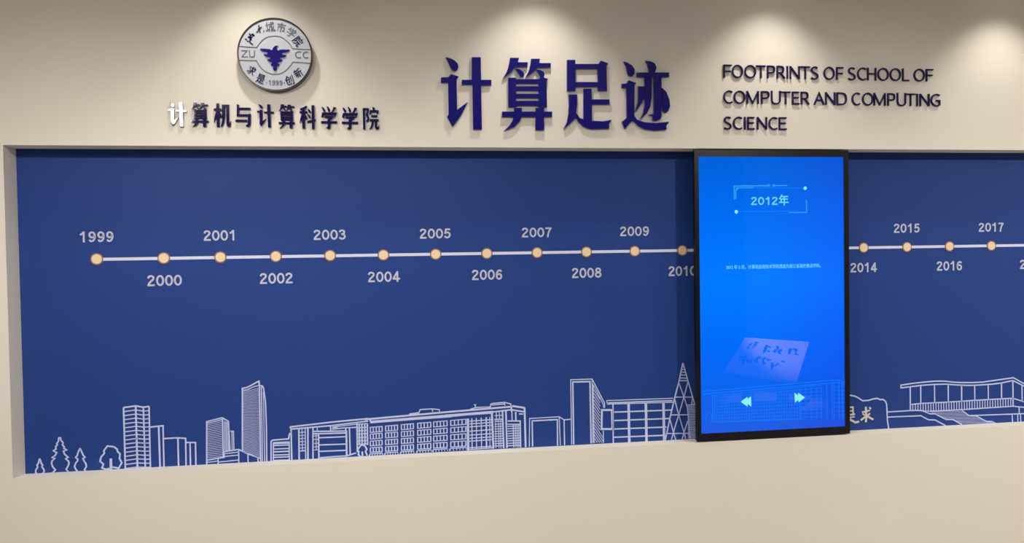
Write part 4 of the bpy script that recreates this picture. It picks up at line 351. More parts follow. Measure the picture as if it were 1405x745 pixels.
0.722],0],[2.8,[3.5755,0.7102,3.572,0.6959,3.5581,0.6869],0]],"f":[],"k":[]}]},{"n":"pavilion_drawing","l":"wave roofed pavilion with columns and steps","s":[],"f":[],"k":[{"n":"roof","l":"","s":[[2,[4.4852,0.8337,4.4295,0.864,4.3338,0.8555,4.2638,0.8492,4.209,0.8492,4.1446,0.8517,4.1052,0.8555,4.0658,0.8616,4.0119,0.8637,3.9534,0.8615,3.8903,0.8574,3.8347,0.8516,3.8346,0.8388,3.8902,0.8427,3.9387,0.8465,4.007,0.8483,4.0658,0.8472,4.1248,0.8413,4.1842,0.8367,4.2339,0.8356,4.3137,0.8373,4.3639,0.8408,4.427,0.8505,4.4852,0.8214],0],[2,[4.4852,0.8337,4.5666,0.8145],0],[2,[4.4852,0.8214,4.5666,0.803],0]],"f":[],"k":[]},{"n":"column","l":"","s":[[2.2,[3.8829,0.8421,3.8829,0.7301],0]],"f":[],"k":[]},{"n":"column","l":"","s":[[2,[3.9373,0.8444,3.9374,0.7607],0]],"f":[],"k":[]},{"n":"column","l":"","s":[[1.8,[4.0094,0.8459,4.0101,0.7606],0]],"f":[],"k":[]},{"n":"column","l":"","s":[[2,[4.0815,0.8453,4.0817,0.7602],0]],"f":[],"k":[]},{"n":"column","l":"","s":[[2.2,[4.152,0.8402,4.1522,0.7612],0]],"f":[],"k":[]},{"n":"column","l":"","s":[[1.8,[4.2214,0.8352,4.2222,0.7626],0]],"f":[],"k":[]},{"n":"column","l":"","s":[[1.8,[4.2937,0.8354,4.2945,0.764],0]],"f":[],"k":[]},{"n":"column","l":"","s":[[2.2,[4.3649,0.8407,4.3658,0.7651],0]],"f":[],"k":[]},{"n":"column","l":"","s":[[2.2,[4.4264,0.8496,4.4278,0.7256],0]],"f":[],"k":[]},{"n":"column","l":"","s":[[2,[4.476,0.8227,4.4769,0.7467],0]],"f":[],"k":[]},{"n":"railing","l":"","s":[[1.8,[3.8849,0.7576,3.9383,0.7606,4.0802,0.7607,4.2187,0.7632,4.4268,0.7647,4.485,0.7449,4.5666,0.73],0],[1.8,[3.9869,0.721,4.1343,0.7206,4.2635,0.723,4.4267,0.7257,4.485,0.7176,4.5665,0.7085],0],[1.4,[3.8848,0.73,3.9869,0.721],0],[1.4,[3.8956,0.7577,3.8959,0.7278],0],[1.4,[3.909,0.7579,3.9093,0.7272],0],[1.4,[3.9224,0.7581,3.9227,0.7266],0],[1.4,[3.9358,0.7583,3.9361,0.726],0],[1.4,[3.9492,0.7584,3.9496,0.7253],0],[1.4,[3.9627,0.7586,3.963,0.7247],0],[1.4,[3.9761,0.7588,3.9765,0.7241],0],[1.4,[3.9896,0.759,3.9899,0.721],0],[1.4,[4.0031,0.7591,4.0034,0.7211],
0],[1.4,[4.0166,0.7593,4.0169,0.7213],0],[1.4,[4.0301,0.7595,4.0305,0.7214],0],[1.4,[4.0437,0.7597,4.044,0.7215],0],[1.4,[4.0572,0.7599,4.0575,0.7216],0],[1.4,[4.0708,0.76,4.0711,0.7218],0],[1.4,[4.0843,0.7602,4.0847,0.7219],0],[1.4,[4.0979,0.7604,4.0983,0.722],0],[1.4,[4.1115,0.7606,4.1119,0.7222],0],[1.4,[4.1252,0.7607,4.1255,0.7223],0],[1.4,[4.1388,0.7609,4.1392,0.7224],0],[1.4,[4.1524,0.7611,4.1528,0.7226],0],[1.4,[4.1661,0.7613,4.1665,0.7227],0],[1.4,[4.1798,0.7615,4.1802,0.7228],0],[1.4,[4.1935,0.7616,4.1939,0.723],0],[1.4,[4.2072,0.7618,4.2076,0.7231],0],[1.4,[4.2209,0.762,4.2213,0.7232],0],[1.4,[4.2346,0.7622,4.235,0.7234],0],[1.4,[4.2484,0.7624,4.2488,0.7235],0],[1.4,[4.2622,0.7625,4.2626,0.7236],0],[1.4,[4.2759,0.7627,4.2763,0.7238],0],[1.4,[4.2897,0.7629,4.2901,0.7239],0],[1.4,[4.3036,0.7631,4.304,0.724],0],[1.4,[4.3174,0.7633,4.3178,0.7242],0],[1.4,[4.3312,0.7634,4.3316,0.7243],0],[1.4,[4.3451,0.7636,4.3455,0.7244],0],[1.4,[4.3589,0.7638,4.3594,0.7246],0],[1.4,[4.3728,0.764,4.3733,0.7247],0],[1.4,[4.3867,0.7642,4.3872,0.7249],0],[1.4,[4.4007,0.7643,4.4011,0.725],0],[1.4,[4.4146,0.7645,4.415,0.7251],0]],"f":[],"k":[]},{"n":"steps","l":"","s":[[1.8,[3.7652,0.7275,3.8799,0.7289,3.9382,0.7276,3.9869,0.7085,4.0113,0.7074,4.0701,0.6778,4.1045,0.6762,4.1529,0.6496],0],[1.8,[3.7651,0.7031,3.9381,0.7018,3.977,0.6808,4.0112,0.6783,4.066,0.6493],0],[1.8,[4.1541,0.7166,4.1912,0.6906,4.2285,0.6875,4.2833,0.6588,4.3133,0.6565,4.3334,0.6465],0],[1.8,[4.1912,0.6906,4.485,0.6867,4.5665,0.6848],0],[1.8,[4.4216,0.6886,4.4241,0.6449],0],[1.6,[4.452,0.6873,4.4534,0.6444],0],[1.6,[4.4672,0.6866,4.4687,0.6442],0],[1.8,[4.4601,0.7187,4.4606,0.6869],0],[0.45,[3.9869,0.7179,4.1616,0.7122],0],[0.45,[3.9937,0.7133,4.1682,0.7076],0],[0.45,[4.0054,0.7084,4.1748,0.703],0],[0.45,[4.016,0.7037,4.1814,0.6983],0],[0.45,[4.0254,0.6989,4.188,0.6937],0],[0.45,[4.0348,0.6942,4.2294,0.6875],0],[0.45,[4.0442,0.6895,4.2386,0.6827],0],[0.45,[4.0536,0.6847,4.2479,0.678],0],[0.45,[4.063,0.68,4.2571,
0.6732],0],[0.45,[4.1058,0.6737,4.2663,0.6684],0],[0.45,[4.1145,0.669,4.2756,0.6637],0],[0.45,[4.1233,0.6643,4.2993,0.6582],0],[0.45,[4.132,0.6595,4.322,0.6528],0],[0.45,[4.1408,0.6548,4.3321,0.648],0]],"f":[],"k":[]}]}],"seal":{"eagle":[[[0.9661,2.3309],[0.9718,2.3326],[0.9925,2.3319],[1.0047,2.3308],[1.0121,2.3265],[1.0147,2.3301],[1.0171,2.3364],[1.0219,2.3423],[1.0286,2.3456],[1.0343,2.3457],[1.0372,2.343],[1.0333,2.3426],[1.03,2.3402],[1.0321,2.3334],[1.0367,2.3252],[1.0424,2.3292],[1.0548,2.331],[1.0809,2.3307],[1.0803,2.3268],[1.0726,2.3217],[1.0545,2.3182],[1.0516,2.317],[1.0502,2.3115],[1.0581,2.3093],[1.0679,2.3095],[1.0656,2.305],[1.0602,2.301],[1.0503,2.2994],[1.0446,2.2993],[1.0426,2.2948],[1.0454,2.2916],[1.0524,2.2901],[1.0504,2.2852],[1.0442,2.2822],[1.0357,2.2801],[1.0337,2.2762],[1.0355,2.2727],[1.0418,2.272],[1.0392,2.2665],[1.0344,2.2635],[1.0296,2.2625],[1.029,2.2595],[1.0308,2.2547],[1.0288,2.2488],[1.0236,2.2449],[1.018,2.2471],[1.0153,2.2534],[1.0169,2.2587],[1.0173,2.2618],[1.0127,2.2631],[1.008,2.2669],[1.0059,2.2713],[1.011,2.2728],[1.0117,2.2776],[1.0093,2.2805],[1.0008,2.2823],[0.9962,2.286],[0.9931,2.2912],[0.9991,2.2906],[1.0052,2.293],[1.0058,2.2959],[1.0021,2.2997],[0.9918,2.3009],[0.9844,2.3046],[0.9802,2.3109],[0.9883,2.3111],[0.9954,2.3112],[0.9959,2.3161],[0.9941,2.3199],[0.9828,2.3212],[0.9754,2.323],[0.9707,2.3262]]],"lines":[[[0.8861,2.3409],[0.9204,2.3384],[0.9547,2.3371],[0.9623,2.3502],[0.9752,2.3656],[0.9922,2.3779],[1.0049,2.3825],[1.0259,2.3846],[1.0448,2.3825],[1.0593,2.3753],[1.0738,2.3627],[1.0852,2.3489],[1.0912,2.3364],[1.1261,2.3342],[1.1612,2.3337]],[[0.887,2.2853],[0.9192,2.2855],[0.9521,2.2852],[0.9605,2.2681],[0.9727,2.2522],[0.9892,2.2406],[1.0079,2.2334],[1.0247,2.2324],[1.0437,2.2358],[1.0608,2.2452],[1.0759,2.2596],[1.0867,2.2728],[1.0912,2.2823],[1.125,2.2812],[1.1611,2.2794]]],"zhe":[[[0.9107,2.3704],[0.9168,2.3663]],[[0.9178,2.3624],[0.9239,2.3596]],[[0.9213,2.3793],[0.9316,2.3753],[0.9338,2.3646]],[[0.9268,
2.3923],[0.9307,2.3838],[0.9293,2.3645],[0.927,2.358],[0.9342,2.3517],[0.9397,2.3479]],[[0.9222,2.375],[0.9389,2.3776]],[[0.9361,2.3904],[0.9463,2.3832]],[[0.9318,2.3849],[0.9423,2.3884]],[[0.9403,2.3916],[0.9421,2.3798]]],"da":[[[0.9619,2.4255],[0.9663,2.416],[0.9646,2.4052],[0.955,2.3963]],[[0.9604,2.4072],[0.9753,2.4184]],[[0.9646,2.4052],[0.9696,2.3956]],[[0.9802,2.4019],[0.9843,2.4014]]],"chars":[["城",[1.0067,2.4203],13.452914798206278,-8],["市",[1.0502,2.4183],13.82660687593423,12],["学",[1.0894,2.3998],13.452914798206278,32],["院",[1.1141,2.3652],13.82660687593423,52],["求",[0.9329,2.246],12.331838565022421,36],["是",[0.9666,2.2132],13.452914798206278,20],["创",[1.0774,2.2098],13.82660687593423,-18],["新",[1.1125,2.2386],13.079222720478326,-34]],"latin":[["ZU",[0.9208,2.3116],[80,325]],["CC",[1.1278,2.3117],[1065,1315]],["·1999·",[1.0229,2.1991],[530,890]]]},"scr":{"frame":[[1.6,[[2.9665,1.7251],[2.9662,1.784],[3.1282,1.7858]]],[1.4,[[3.1517,1.7857],[3.2167,1.7862]]],[1.6,[[2.9735,1.7278],[2.9739,1.7675]]],[1.4,[[2.9792,1.7763],[3.0563,1.7772]]],[1.3,[[3.2216,1.6664],[3.3078,1.6658],[3.3068,1.722]]]],"faint":[[1,[[3.0563,1.7761],[3.3013,1.7762]]],[1,[[2.9753,1.671],[3.2632,1.6736]]]],"sdots":[[3.1281962008025355,1.7863566004022253],[3.15171848807859,1.7857499796289744],[2.979175525037043,1.7729945403264153]],"bdots":[[3.3012381848982324,1.7740067597943612],[2.975272801548802,1.6709717659634693]],"title":[[3.0443270192318463,1.7403587803573932],[3.221842700696824,1.696911117261692]],"para":[[2.925839392723134,1.426488509661166],[3.3741974070852523,1.4267145656972147]],"arrowL":[[[2.9873,0.8283],[3.0192,0.8493],[3.0202,0.8045]],[[3.0057,0.8282],[3.0354,0.8507],[3.0372,0.8045]]],"arrowR":[[[3.2423,0.8582],[3.2449,0.8129],[3.2736,0.8357]],[[3.2595,0.8575],[3.2622,0.8136],[3.2932,0.8349]]],"drawing":[[1.4,[[2.8064,0.8818],[3.4523,0.9078],[3.4866,0.8964]]],[1.4,[[2.8063,0.8694],[3.4522,0.8964],[3.4866,0.8879]]],[1,[[2.8562,0.8604],[3.3722,0.8868]]],[1.4,[[2.8563,0.8673],[2.8571,
0.7388]]],[1.2,[[2.8656,0.86],[2.8658,0.7419]]],[0.8,[[2.8758,0.8571],[2.8753,0.7455]]],[0.8,[[2.8874,0.8576],[2.887,0.7453]]],[0.8,[[2.8991,0.8581],[2.8987,0.7451]]],[0.8,[[2.9108,0.8586],[2.9103,0.7448]]],[0.8,[[2.9224,0.8591],[2.922,0.7446]]],[0.8,[[2.9341,0.8596],[2.9337,0.7444]]],[0.8,[[2.9459,0.8601],[2.9454,0.7442]]],[0.8,[[2.9576,0.8606],[2.9572,0.744]]],[0.8,[[2.9693,0.8611],[2.9689,0.7438]]],[0.8,[[2.981,0.8617],[2.9806,0.7436]]],[0.8,[[2.9928,0.8622],[2.9924,0.7433]]],[0.8,[[3.0046,0.8627],[3.0042,0.7431]]],[0.8,[[3.0163,0.8632],[3.0159,0.7429]]],[0.8,[[3.0281,0.8637],[3.0277,0.7427]]],[0.8,[[3.0399,0.8642],[3.0395,0.7425]]],[0.8,[[3.0517,0.8647],[3.0513,0.7422]]],[0.8,[[3.0636,0.8652],[3.0632,0.742]]],[0.8,[[3.0754,0.8658],[3.075,0.7418]]],[0.8,[[3.0873,0.8663],[3.0869,0.7416]]],[0.8,[[3.0991,0.8668],[3.0987,0.7414]]],[0.8,[[3.111,0.8673],[3.1106,0.7412]]],[0.8,[[3.1229,0.8678],[3.1225,0.7409]]],[0.8,[[3.1348,0.8683],[3.1344,0.7407]]],[0.8,[[3.1467,0.8689],[3.1463,0.7405]]],[0.8,[[3.1586,0.8694],[3.1582,0.7403]]],[0.8,[[3.1705,0.8699],[3.1702,0.7401]]],[0.8,[[3.1825,0.8704],[3.1821,0.7398]]],[0.8,[[3.1944,0.8709],[3.1941,0.7396]]],[0.8,[[3.2064,0.8715],[3.206,0.7394]]],[0.8,[[3.2184,0.872],[3.218,0.7392]]],[0.8,[[3.2304,0.8725],[3.23,0.739]]],[0.8,[[3.2424,0.873],[3.242,0.7387]]],[0.8,[[3.2544,0.8736],[3.254,0.7385]]],[0.8,[[3.2664,0.8741],[3.2661,0.7383]]],[0.8,[[2.8655,0.8516],[3.2664,0.8699]]],[0.8,[[2.8654,0.8385],[3.2663,0.8537]]],[0.8,[[2.8653,0.8253],[3.2661,0.8374]]],[0.8,[[2.8651,0.8121],[3.266,0.8212]]],[0.8,[[2.865,0.7989],[3.2659,0.805]]],[0.8,[[2.8649,0.7857],[3.2657,0.7887]]],[0.8,[[2.8647,0.7725],[3.2656,0.7725]]],[0.8,[[2.8646,0.7593],[3.2655,0.7562]]],[0.8,[[2.8644,0.7461],[3.2653,0.74]]],[1.1,[[3.2725,0.8767],[3.2729,0.7382]]],[1.1,[[3.2966,0.8775],[3.297,0.7371]]],[1.1,[[3.323,0.8784],[3.3234,0.7359]]],[1.1,[[3.3495,0.8793],[3.3499,0.7346]]],[1.1,[[3.3722,0.8801],[3.3726,0.7336]]],[0.8,[[3.2724,0.871],[3.3759,0.8746]]],[0.8,[[3.2723,0.8555],
[3.3758,0.8583]]],[0.8,[[3.2722,0.84],[3.3757,0.842]]],[0.8,[[3.272,0.8245],[3.3756,0.8257]]],[0.8,[[3.2719,0.8089],[3.3755,0.8094]]],[0.8,[[3.2718,0.7934],[3.3753,0.7931]]],[0.8,[[3.2717,0.7779],[3.3752,0.7767]]],[0.8,[[3.2715,0.7623],[3.3751,0.7604]]],[0.8,[[3.2714,0.7468],[3.375,0.7441]]],[1.2,[[3.3989,0.8942],[3.3992,0.7295]]],[1.2,[[3.424,0.8932],[3.4243,0.7283]]],[1.2,[[3.4331,0.8929],[3.4335,0.7279]]],[1.2,[[3.4575,0.8919],[3.4579,0.7267]]],[1.2,[[3.4751,0.8912],[3.4755,0.7259]]],[0.7,[[3.433,0.8787],[3.4865,0.8765]]],[0.7,[[3.4329,0.8602],[3.4864,0.858]]],[0.7,[[3.4328,0.8417],[3.4862,0.8395]]],[0.7,[[3.4326,0.8232],[3.4861,0.821]]],[0.7,[[3.4325,0.8048],[3.486,0.8024]]],[0.7,[[3.4324,0.7863],[3.4859,0.7839]]],[0.7,[[3.4322,0.7678],[3.4857,0.7654]]],[0.7,[[3.4321,0.7493],[3.4856,0.7468]]],[1,[[2.8223,0.7405],[2.8299,0.7783],[2.8409,0.7847],[2.8516,0.7738],[2.8499,0.7427]]],[1,[[2.8658,0.7419],[3.2955,0.7372]]]]}}
''')

# ------------------------------------------------------------------ the blue mural panel in the recess
mural = thing('mural_panel', ((0 + RX1) / 2, PD, RZ0), 'long deep blue printed timeline mural panel in the wall recess', 'mural')
MO = mural.location
bm = bmesh.new(); add_box(bm, 0.0005 - MO.x, RX1 - 0.0005 - MO.x, 0, 0.0115, 0.0005, RZ1 - RZ0 - 0.0005)
link('panel', bm_mesh('panel', bm), MT['mural'], mural)
INK0, INK1 = -0.0012, 0.0004       # printed vinyl stands this far proud of the panel
PXM = 0.00292                      # one traced line unit in metres
def flat(name, m, build, parent, label=None, lift=0.0):
    bm = bmesh.new(); build(bm)
    o = link(name, bm_mesh(name, bm), m, parent)
    if label: o['label'] = label
    return o
DZ = 1.5042; DX0, DS = 0.5473, 0.22145
YEARS = list(range(2000, 2011)) + list(range(2014, 2020))
def dot_x(y): return 0.2906 if y == 1999 else DX0 + DS * (y - 2000)
def dz(y): return DZ + (0.0012 if y < 2004 else 0)
flat('timeline_line', MT['ink'], lambda bm: add_box(bm, dot_x(1999) - MO.x, RX1 - 0.05 - MO.x, -0.0010, 0.0004, DZ - 0.0062 - MO.z, DZ + 0.0062 - MO.z), mural, 'long pale horizontal timeline bar')
for y in [1999] + YEARS:
    d = flat('timeline_dot', MT['dot'], lambda bm: add_disc(bm, dot_x(y) - MO.x, dz(y) - MO.z, 0.0195, -0.0030, 0.0004), mural, 'cream dot of the year %d' % y)
    flat('dot_rim', MT['dot_rim'], lambda bm: add_disc(bm, dot_x(y) - MO.x, dz(y) - MO.z, 0.0245, -0.0020, 0.0004, r_in=0.0196), d)
    up = (y % 2 == 1); z0, z1 = ((1.5712, 1.6148) if up else (1.3890, 1.4342))
    if y in (1999, 2000, 2001, 2002): z0 += 0.002; z1 += 0.0025
    wd = {1999: 0.131, 2001: 0.130, 2010: 0.131, 2011: 0.122}.get(y, 0.1345)
    flat('year_number', MT['ink_number'], lambda bm: add_number(bm, str(y), dot_x(y) - wd / 2 - MO.x, dot_x(y) + wd / 2 - MO.x, z0 - MO.z, z1 - MO.z, INK0, INK1, 0.162), mural, 'pale bold printed number %d' % y)
def draw(d, parent):
    bm = bmesh.new()
    for i, (wgt, pts, cl) in enumerate(d['s']): add_ribbon(bm, pairs(pts), wgt * PXM * 0.98, INK0 - 0.00003 * (i % 11), INK1, bool(cl), MO.x, MO.z)
    for pts in d['f']: add_prism(bm, [pairs(pts)], INK0, INK1, MO.x, MO.z)
    return bm
def clip_low(bm):
    # nothing of the print reaches below the sill
    for v in bm.verts: v.co.z = max(v.co.z, 0.0006)
for d in DATA['mural']:
    bm = draw(d, mural); subs = d['k']
    if not bm.verts:                                   # the first element carries the drawing, the others hang under it
        bm.free(); bm = draw(subs[0], mural); subs = subs[1:]
    clip_low(bm)
    o = link(d['n'], bm_mesh(d['n'], bm), MT['ink_line'], mural)
    if d['l']: o['label'] = d['l']
    for k in subs:
        bm = draw(k, o); clip_low(bm)
        s = link(k['n'], bm_mesh(k['n'], bm), MT['ink_yellow'] if k['n'] == 'inscription' else MT['ink_line'], o)
        if k['l']: s['label'] = k['l']

# ------------------------------------------------------------------ raised characters on the wall above the recess
ORD = ['first', 'second', 'third', 'fourth', 'fifth', 'sixth', 'seventh', 'eighth', 'ninth', 'tenth']
def glyph_thing(name, polys, y0, m, label, cat, group):
    xs = [p[0] for pl in polys for r in pl for p in r]; zs = [p[1] for pl in polys for r in pl for p in r]
    ox, oz = (min(xs) + max(xs)) / 2, min(zs)
    bm = bmesh.new()
    for i, pl in enumerate(polys): add_prism(bm, pl, y0 - 0.0002 * i, 0.0, ox, oz)   # pieces laid a hair apart
    return tag(link(name, bm_mesh(name, bm), m, None, (ox, 0, oz)), label, cat, group)
T4 = ['large navy acrylic character 计, leftmost of the four big title characters', 'large navy acrylic character 算, second of the four big title characters',
      'large navy acrylic character 足, third of the four big title characters', 'large navy acrylic character 迹, rightmost of the four big title characters']
for g, lab in zip(DATA['title'], T4):
    glyph_thing('title_character', g, -0.012, MT['navy'], lab, 'character', 'big title characters on the wall')
for i, (g, ch) in enumerate(zip(DATA['small'], '计算机与计算科学学院')):
    glyph_thing('name_character', g, -0.009, MT['navy_dark'], 'small dark navy character %s, %s from left in the row under the emblem' % (ch, ORD[i]), 'character', 'small characters under the emblem')
for (zt, zb, row), words, place in zip(DATA['eng'], (['FOOTPRINTS', 'OF', 'SCHOOL', 'OF'], ['COMPUTER', 'AND', 'COMPUTING'], ['SCIENCE']), ('top', 'middle', 'bottom')):
    it = iter(row)
    for wi, wd in enumerate(words):
        nm = wd if wd != 'OF' else ('the first OF' if wi == 1 else 'the second OF')
        for k, ch in enumerate(wd):
            c, a, b = next(it); assert c == ch
            ov = 0.012 * (zt - zb) if ch in 'OCSGUDJ' else 0
            bot = zb - (ov if ch not in 'D' else 0); top = zt + (ov if ch in 'OCSG' else 0)
            bm = bmesh.new(); add_capital(bm, ch, a - (a + b) / 2, b - (a + b) / 2, 0, top - bot, 0.0062, -0.008, 0.0)
            o = link('wall_letter', bm_mesh('wall_letter', bm), MT['navy_dark'], None, ((a + b) / 2, 0, bot))
            tag(o, 'thin dark navy letter %s, %s letter of %s in the %s line' % (ch, ORD[k], nm, place), 'letter', 'raised letters of the English title')

# ------------------------------------------------------------------ round emblem
SX, SZ, SR = 1.0239, 2.3110, 0.1455
S = thing('round_emblem', (SX, 0, SZ), 'round silver emblem with a navy eagle and dark rim', 'emblem')
flat('disc', MT['silver'], lambda bm: add_disc(bm, 0, 0, SR - 0.005, -0.026, 0.0, 96), S)
flat('rim', MT['rim'], lambda bm: add_disc(bm, 0, 0, SR, -0.0285, 0.0, 96, SR - 0.0055), S)
sl = DATA['seal']; EY0, EY1 = -0.0275, -0.0255
flat('eagle', MT['navy'], lambda bm: add_prism(bm, [sl['eagle'][0]], -0.0295, EY1, SX, SZ), S, 'navy eagle with spread wings')
for ln in sl['lines']:
    flat('divider_line', MT['grey'], lambda bm: add_ribbon(bm, ln, 0.0026, EY0, EY1, False, SX, SZ), S)
def brush(bm, pts, w0):
    pts = chaik([(x - SX, z - SZ) for x, z in pts], 2) if len(pts) > 2 else [(x - SX, z - SZ) for x, z in pts]
    add_ribbon(bm, pts, w0, EY0, EY1)
flat('emblem_character', MT['navy_dark'], lambda bm: [brush(bm, s, 0.0050) for s in sl['zhe']], S, 'brush written character 浙')
flat('emblem_character', MT['navy_dark'], lambda bm: [brush(bm, s, 0.0062) for s in sl['da']], S, 'brush written character 大')
WALLED = [[(0, .70), (.36, .73)], [(.18, 1), (.18, .18)], [(0, .12), (.36, .26)], [(.42, .76), (1, .79)], [(.47, .76), (.45, .4), (.34, 0)], [(.47, .52), (.67, .52), (.64, .14), (.54, .15)],
          [(.66, 1), (.71, .5), (.86, .12), (1, .0), (1, .2)], [(.93, .56), (.80, .27), (.62, .04)], [(.82, 1), (.93, .88)]]
for ch, (x, z), px, rot in sl['chars']:
    h = px * 0.00281 / 2
    if ch == '城':
        ca, sa = math.cos(-math.radians(rot)), math.sin(-math.radians(rot))
        tr = lambda q: ((q[0] - .5) * 1.8 * h * ca - (q[1] - .5) * 2 * h * sa + x - SX, (q[0] - .5) * 1.8 * h * sa + (q[1] - .5) * 2 * h * ca + z - SZ)
        flat('emblem_character', MT['navy_dark'], lambda bm: [add_ribbon(bm, [tr(q) for q in s], 0.0036, EY0 - 0.0001 * i, EY1) for i, s in enumerate(WALLED)], S, 'printed character 城')
        continue
    flat('emblem_character', MT['navy_dark'], lambda bm: add_text(bm, ch, x - SX - h * 0.86, x - SX + h * 0.86, z - SZ - h, z - SZ + h, EY0, EY1, bold=0.010, rot=-math.radians(rot)), S, 'printed character %s' % ch)
for s, (x, z), wpx in (('ZU', sl['latin'][0][1], 18.6), ('CC', sl['latin'][1][1], 18.8)):
    hw = wpx * 0.00281 / 2
    flat('emblem_letters', MT['grey'], lambda bm: [add_capital(bm, s[0], x - SX - hw, x - SX - hw * .06, z - SZ - 0.0138, z - SZ + 0.0138, 0.0036, EY0, EY1), add_capital(bm, s[1], x - SX + hw * .12, x - SX + hw, z - SZ - 0.0138, z - SZ + 0.0138, 0.0036, EY0, EY1)], S, 'dark grey letters %s' % s)
(x, z) = sl['latin'][2][1]
flat('emblem_year', MT['grey'], lambda bm: add_number(bm, '1999', x - SX - 0.0275, x - SX + 0.0275, z - SZ - 0.011, z - SZ + 0.010, EY0, EY1, 0.12), S, 'small dark grey number 1999 between two dots')
for sx in (-1, 1):
    flat('emblem_mark', MT['grey'], lambda bm: add_disc(bm, x - SX + sx * 0.0345, z - SZ, 0.0024, EY0, EY1, 12), S)

# ------------------------------------------------------------------ touch screen set into the recess
AX0, AX1, AZ0, AZ1 = 2.8015, 3.4867, 0.6952, 1.9132
TV = thing('display_screen', ((AX0 + AX1) / 2, 0, 0.662), 'tall black framed upright touch screen glowing bright blue', 'screen')
TO = TV.location
BX0, BX1, BZ0, BZ1 = AX0 - 0.0195 - TO.x, AX1 + 0.0225 - TO.x, 0.0, 1.9430 - TO.z
ax0, ax1, az0, az1 = AX0 - TO.x, AX1 - TO.x, AZ0 - TO.z, AZ1 - TO.z
bm = bmesh.new(); add_box(bm, BX0 + 0.07, BX1 - 0.07, 0.016, PD - 0.0045, BZ0 + 0.06, BZ1 - 0.06, 0.004); add_box(bm, BX0, BX1, 0.004, 0.020, BZ0, BZ1, 0.003); link('housing', bm_mesh('housing', bm), MT['black'], TV)
bm = bmesh.new(); add_prism(bm, [[(BX0, BZ0), (BX1, BZ0), (BX1, BZ1), (BX0, BZ1)], [(ax0, az0), (ax1, az0), (ax1, az1), (ax0, az1)]], -0.004, 0.0045)
link('bezel', bm_mesh('bezel', bm), MT['black'], TV)
bm = bmesh.new(); add_box(bm, ax0, ax1, 0.0, 0.0045, az0, az1)
SCR = link('screen_panel', bm_mesh('screen_panel', bm), MT['screen'], TV); SCR['label'] = 'bright blue lit screen'
GY0, GY1 = -0.0008, 0.0003
q = DATA['scr']
def on_screen(name, m, build, label=None):
    bm = bmesh.new(); build(bm); o = link(name, bm_mesh(name, bm), m, SCR)
    if label: o['label'] = label
(x0, z1), (x1, z0) = q['title']
zc = (z0 + z1) / 2
def heading(bm):
    add_number(bm, '2012', x0 - TO.x, x0 + (x1 - x0) * 0.715 - TO.x, z0 + 0.003 - TO.z, z1 - 0.004 - TO.z, GY0, GY1, 0.15)
    add_text(bm, '年', x0 + (x1 - x0) * 0.74 - TO.x, x1 - TO.x, z0 - TO.z, z1 + 0.006 - TO.z, GY0, GY1, bold=0.014)
on_screen('heading', MT['glyph'], heading, 'pale cyan heading 2012年')
for wgt, l in q['frame']: on_screen('frame_line', MT['glyph_mid'], lambda bm: add_ribbon(bm, l, wgt * 0.0034, GY0, GY1, False, TO.x, TO.z))
for x, z in q['sdots']: on_screen('frame_dot', MT['glyph_mid'], lambda bm: add_disc(bm, x - TO.x, z - TO.z, 0.006, GY0, GY1, 16))
for wgt, l in q['faint']: on_screen('frame_line', MT['glyph_faint'], lambda bm: add_ribbon(bm, l, 0.0026, GY0, GY1, False, TO.x, TO.z))
for x, z in q['bdots']: on_screen('frame_dot', MT['glyph_bright'], lambda bm: add_disc(bm, x - TO.x, z - TO.z, 0.0078, GY0, GY1, 16))
(x0, za), (x1, zb) = q['para']; zc = (za + zb) / 2
on_screen('paragraph', MT['glyph'], lambda bm: add_text(bm, '2012 年 5 月，计算机应用技术学科遴选为浙江省高校重点学科。', x0 - TO.x, x1 - TO.x, zc - 0.0095 - TO.z, zc + 0.0095 - TO.z, GY0, GY1, bold=0.004), 'one small line of pale text')
on_screen('arrow_button', MT['glyph_bright'], lambda bm: [add_prism(bm, [t], GY0 - 0.0002 * i, GY1, TO.x, TO.z) for i, t in enumerate(q['arrowL'])], 'pale cyan double arrow pointing left')
on_screen('arrow_button', MT['glyph_bright'], lambda bm: [add_prism(bm, [t], GY0 - 0.0002 * i, GY1, TO.x, TO.z) for i, t in enumerate(q['arrowR'])], 'pale cyan double arrow pointing right')
on_screen('building_drawing', MT['glyph_draw'], lambda bm: [add_ribbon(bm, l, wgt * 0.0032, -0.0005, GY1, False, TO.x, TO.z) for wgt, l in q['drawing']], 'faint line drawing of a long building')

# ------------------------------------------------------------------ downlights and pendant of the room, with added fill panels and wash spots
for i, x in enumerate(SPOT_X):
    t = thing('ceiling_downlight', (x, SPOT_Y, CEIL), 'round recessed ceiling downlight washing the wall, %s from the left' % ORD[i], 'downlight', 'downlights along the wall')
    bm = bmesh.new(); add_lathe(bm, [(0.045, 0.0), (0.062, 0.0), (0.062, -0.004), (0.047, -0.008), (0.045, 0.0)]); link('trim_ring', bm_mesh('trim_ring', bm, True), MT['white_metal'], t)
    bm = bmesh.new(); add_lathe(bm, [(0, -0.001), (0.044, -0.001), (0.044, -0.0005), (0, -0.0005)]); link('lens', bm_mesh('lens', bm), MT['lens'], t)
    ld = bpy.data.lights.new('spot', 'SPOT'); ld.energy = SPOT_W; ld.color = SPOT_COL; ld.spot_size = math.radians(SPOT_ANGLE); ld.spot_blend = SPOT_BLEND; ld.shadow_soft_size = 0.035
    lo = bpy.data.objects.new('lamp', ld); C.objects.link(lo); lo.parent = t; lo.location = (0, 0, -0.012)
    lo.rotation_euler = (math.radians(SPOT_TILT), 0, 0)
